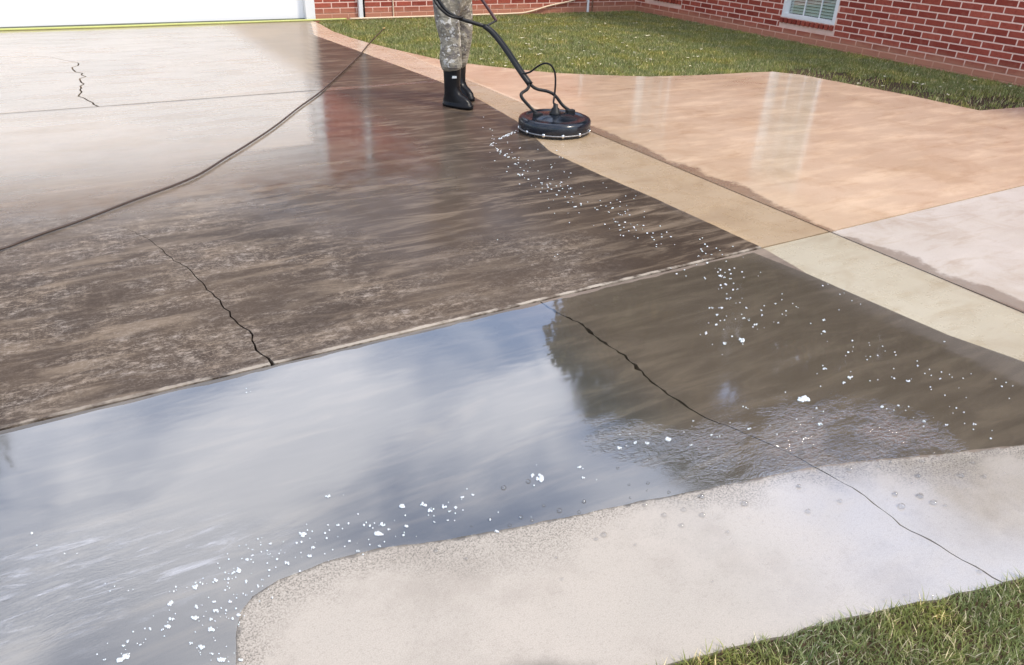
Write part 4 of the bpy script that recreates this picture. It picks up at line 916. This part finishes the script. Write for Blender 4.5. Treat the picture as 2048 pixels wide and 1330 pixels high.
FO += zoomed([(582, 28, 16), (607, 22, 22), (642, 50, 12), (612, 92, 16), (612, 70, 8), (543, 137, 16), (582, 138, 26), (564, 172, 20), (602, 195, 16), (563, 217, 26), (510, 260, 26), (602, 310, 28), (684, 292, 42), (637, 275, 10), (695, 188, 20), (706, 138, 16), (675, 112, 9),
              (751, 217, 22), (780, 150, 16), (782, 173, 16), (847, 116, 15), (860, 210, 14), (880, 168, 8), (898, 152, 9), (947, 132, 8), (1083, 196, 20), (1082, 252, 22), (1085, 433, 24), (1207, 472, 28), (1175, 500, 22), (1218, 296, 10), (1198, 352, 12), (1305, 373, 9), (1340, 368, 9),
              (1364, 323, 8), (1428, 366, 7), (1662, 300, 14), (1533, 418, 14), (1420, 478, 12), (1485, 489, 24), (1568, 455, 8), (1648, 448, 10), (1643, 480, 16), (1753, 478, 9), (1940, 517, 11), (1960, 498, 8), (1665, 560, 8), (1075, 30, 9), (1158, 72, 8), (1216, 103, 8),
              (985, 577, 62), (960, 577, 36), (1045, 622, 14), (1360, 617, 22), (1440, 610, 18), (1565, 687, 20), (1672, 702, 20), (1805, 700, 22), (1720, 622, 12), (1755, 643, 14), (538, 752, 24), (170, 788, 26), (228, 792, 26), (90, 815, 26), (330, 775, 44), (440, 800, 22), (1065, 700, 30), (820, 705, 14), (720, 722, 20), (450, 685, 14), (1885, 770, 20), (690, 615, 10)], 1200, 560, 0.414)
FO += zoomed([(1035, 292, 44), (1148, 284, 40), (1185, 312, 38), (1250, 292, 32), (1308, 298, 26), (1345, 245, 26), (1400, 235, 24), (655, 240, 30), (935, 384, 34), (968, 410, 22), (918, 434, 50), (1058, 394, 30), (1042, 440, 20), (1200, 372, 18), (1268, 365, 16), (530, 438, 46), (510, 430, 24), (652, 456, 24), (640, 430, 12), (706, 387, 22), (655, 390, 18), (760, 380, 12),
              (765, 472, 22), (578, 503, 28), (560, 547, 30), (446, 585, 32), (520, 475, 14), (495, 480, 14), (362, 483, 24), (408, 534, 16), (395, 563, 14), (345, 520, 10), (272, 515, 16), (270, 545, 18), (243, 565, 14), (200, 622, 36), (175, 630, 20), (145, 665, 22), (80, 672, 32), (130, 632, 12), (355, 620, 14), (322, 668, 16), (238, 675, 14), (298, 702, 24), (268, 730, 16), (236, 748, 18),
              (130, 722, 12), (157, 780, 24), (72, 780, 22), (85, 828, 30), (198, 850, 24), (52, 872, 24), (168, 868, 14), (185, 816, 12), (55, 925, 32), (135, 825, 12), (12, 1015, 30), (65, 1050, 18), (118, 1080, 44), (210, 1080, 30), (810, 520, 26), (920, 494, 20), (1520, 422, 28), (1738, 145, 66), (1705, 135, 40), (1640, 350, 16), (1485, 360, 14), (1940, 90, 30), (1960, 145, 22), (680, 515, 10), (515, 625, 20), (840, 388, 14), (870, 392, 12), (45, 760, 8), (312, 490, 9)], 400, 900, 0.3906)
FO += zoomed([(800, 1048, 36), (912, 968, 36), (915, 950, 16), (918, 1062, 26), (800, 1120, 30), (785, 1155, 36), (760, 1170, 18), (702, 1165, 22), (910, 1115, 42), (985, 1168, 34), (1008, 1080, 30), (1075, 1040, 20), (998, 1038, 16), (812, 990, 8), (1050, 985, 10), (595, 1225, 24), (578, 1245, 22), (658, 1240, 14), (585, 1295, 46), (560, 1310, 40), (600, 1285, 24), (890, 1232, 22), (940, 1250, 36), (1035, 1310, 40), (985, 1280, 18), (490, 1310, 16), (515, 990, 14), (600, 988, 16), (300, 815, 14), (150, 718, 12),
              (1115, 892, 34), (1090, 903, 18), (1008, 940, 24), (1065, 933, 18), (1340, 858, 26), (1265, 768, 20), (1150, 842, 12), (1110, 1100, 22), (1085, 1118, 14), (985, 1120, 20), (1150, 62, 14)], 0, 760, 0.4286)
fm = MB(); N8 = 9
def fleck(px, py, wpx, hfac=0.20):
    x, y, _ = G(px, py); scale = (py + 178) * 0.868 / H          # pixels per metre there
    r = wpx / scale / 2 * 0.95; ry = r * random.uniform(0.8, 1.5) * 1.15; a0 = random.uniform(0, 6.28)
    yaw = math.atan2(y, x); c, s = math.cos(yaw - math.pi / 2), math.sin(yaw - math.pi / 2); z0 = 0.0032; hh = min(0.006, r * hfac + 0.0012)
    vs = []
    jit = [random.uniform(0.78, 1.18) for _ in range(N8)]
    for (f, z) in ((1, 0), (0.82, 0.7), (0.4, 0.98)):
        for k in range(N8):
            w = a0 + 2 * math.pi * k / N8; u, v = r * f * jit[k] * math.cos(w), ry * f * jit[k] * math.sin(w)
            vs.append((x + c * u - s * v, y + s * u + c * v, z0 + hh * z))
    vs.append((x, y, z0 + hh)); fs = [(i * N8 + k, i * N8 + (k + 1) % N8, (i + 1) * N8 + (k + 1) % N8, (i + 1) * N8 + k) for i in range(2) for k in range(N8)]
    fs += [(2 * N8 + k, 2 * N8 + (k + 1) % N8, 3 * N8) for k in range(N8)]; fm.add(vs, fs)
for (px, py, w) in FO:                                   # the larger ones are rafts of small bubbles
    w *= 0.9
    if w < 5: fleck(px, py, max(w, 2.2)); continue
    n = int(3 + w * 0.45)
    for _ in range(n):
        a, q = random.uniform(0, 6.28), random.uniform(0.1, 0.42) * w
        fleck(px + q * math.cos(a), py + q * 0.55 * math.sin(a), w * random.uniform(0.16, 0.46), 0.35)
# finer specks round the known ones
for (px, py, w) in FO:
    for _ in range(2):
        if random.random() < 0.7: fleck(px + random.gauss(0, 22), py + random.gauss(0, 14), random.uniform(1.4, 3.4))
for k in range(60):                                      # froth line left of the machine
    t_ = random.random(); px = 1036 - 56 * t_ if t_ < 0.7 else 980 + (t_ - 0.7) * 180; py = 262 + 24 * t_ if t_ < 0.7 else 288 + (t_ - 0.7) * 130
    fleck(px + random.uniform(-3, 3), py + random.uniform(-2, 2), random.uniform(1.5, 4))
tag(fm.build('foam_flecks', M_FOAM, None, True), 'white soap foam flecks drifting in trails over the wet concrete', 'foam', kind='stuff')
BU = zoomed([(155, 855, 24), (200, 880, 12), (172, 882, 12), (85, 912, 16), (230, 985, 18), (140, 993, 14), (225, 1020, 10), (332, 1030, 18), (145, 1055, 14), (492, 1050, 28), (960, 998, 20), (1302, 790, 34), (1340, 812, 38), (1360, 790, 20), (1425, 802, 24), (1240, 800, 20), (1200, 862, 36), (1175, 862, 24), (1085, 875, 28), (970, 838, 34), (955, 860, 20), (1210, 820, 18),
             (1120, 835, 16), (1355, 848, 20), (1400, 882, 24), (1347, 905, 22), (1325, 875, 14), (1205, 918, 28), (1120, 915, 14), (1155, 900, 12), (1180, 958, 14), (1272, 912, 10), (1385, 945, 10), (1557, 878, 26), (1535, 950, 26), (1505, 985, 14), (1743, 948, 34), (1855, 952, 28), (1688, 940, 12), (1800, 885, 22), (1952, 935, 12), (1425, 1038, 24), (1545, 1048, 30), (1495, 878, 10), (580, 958, 10), (700, 935, 12), (805, 942, 26),
             (880, 905, 16), (640, 905, 12), (320, 900, 12), (290, 860, 14), (520, 830, 14), (610, 880, 12), (1040, 905, 14), (1520, 830, 16), (1610, 840, 14), (1270, 745, 16), (1150, 770, 14), (1330, 700, 14), (1080, 760, 14), (990, 790, 14), (900, 780, 12), (1180, 700, 12)], 1200, 560, 0.414)
BU += zoomed([(490, 228, 32), (405, 292, 26), (310, 318, 28), (495, 317, 30), (395, 368, 26), (20, 413, 32), (698, 262, 38), (1005, 300, 28), (1158, 250, 24), (960, 178, 24), (218, 268, 22), (172, 460, 14), (545, 638, 12), (1108, 528, 10), (1425, 215, 26), (1545, 225, 36), (1610, 258, 36), (1455, 275, 38), (1535, 128, 28), (1665, 272, 20), (1388, 240, 10), (1510, 432, 14), (1835, 590, 26), (1372, 725, 14), (618, 398, 18), (720, 332, 12), (785, 352, 10), (1475, 703, 14), (1605, 710, 14)], 1200, 900, 0.414)
BU += zoomed([(1555, 198, 30), (1680, 165, 28), (1840, 315, 30), (1940, 322, 22), (1965, 268, 24), (1700, 365, 20), (1585, 390, 22), (1760, 290, 16), (1390, 395, 12), (1645, 348, 22), (1485, 358, 20), (2030, 460, 22), (1210, 520, 26), (1365, 560, 22), (1855, 665, 18), (1825, 555, 16)], 400, 900, 0.3906)
bm_ = MB()
for (px, py, w) in BU:
    x, y, _ = G(px, py); scale = (py + 178) * 0.868 / H; r = w / scale / 2 * 0.9; n = 16
    prof = [(r * math.cos(p), r * 0.85 * math.sin(p)) for p in (0.0, 0.2, 0.45, 0.75, 1.05, 1.35)]
    vs = [(x + a * math.cos(2 * math.pi * k / n), y + a * math.sin(2 * math.pi * k / n), 0.0034 + b) for a, b in prof for k in range(n)] + [(x, y, 0.0034 + r * 0.85)]
    fs = [(i * n + k, i * n + (k + 1) % n, (i + 1) * n + (k + 1) % n, (i + 1) * n + k) for i in range(5) for k in range(n)] + [(5 * n + k, 5 * n + (k + 1) % n, 6 * n) for k in range(n)]
    bm_.add(vs, fs)
tag(bm_.build('soap_bubbles', M_BUBBLE, None, True), 'clear soap bubbles at the edge of the puddle and on the pale slab', 'bubbles', kind='stuff')
print('bricks', n_brick, 'foam', len(FO), 'bubbles', len(BU))
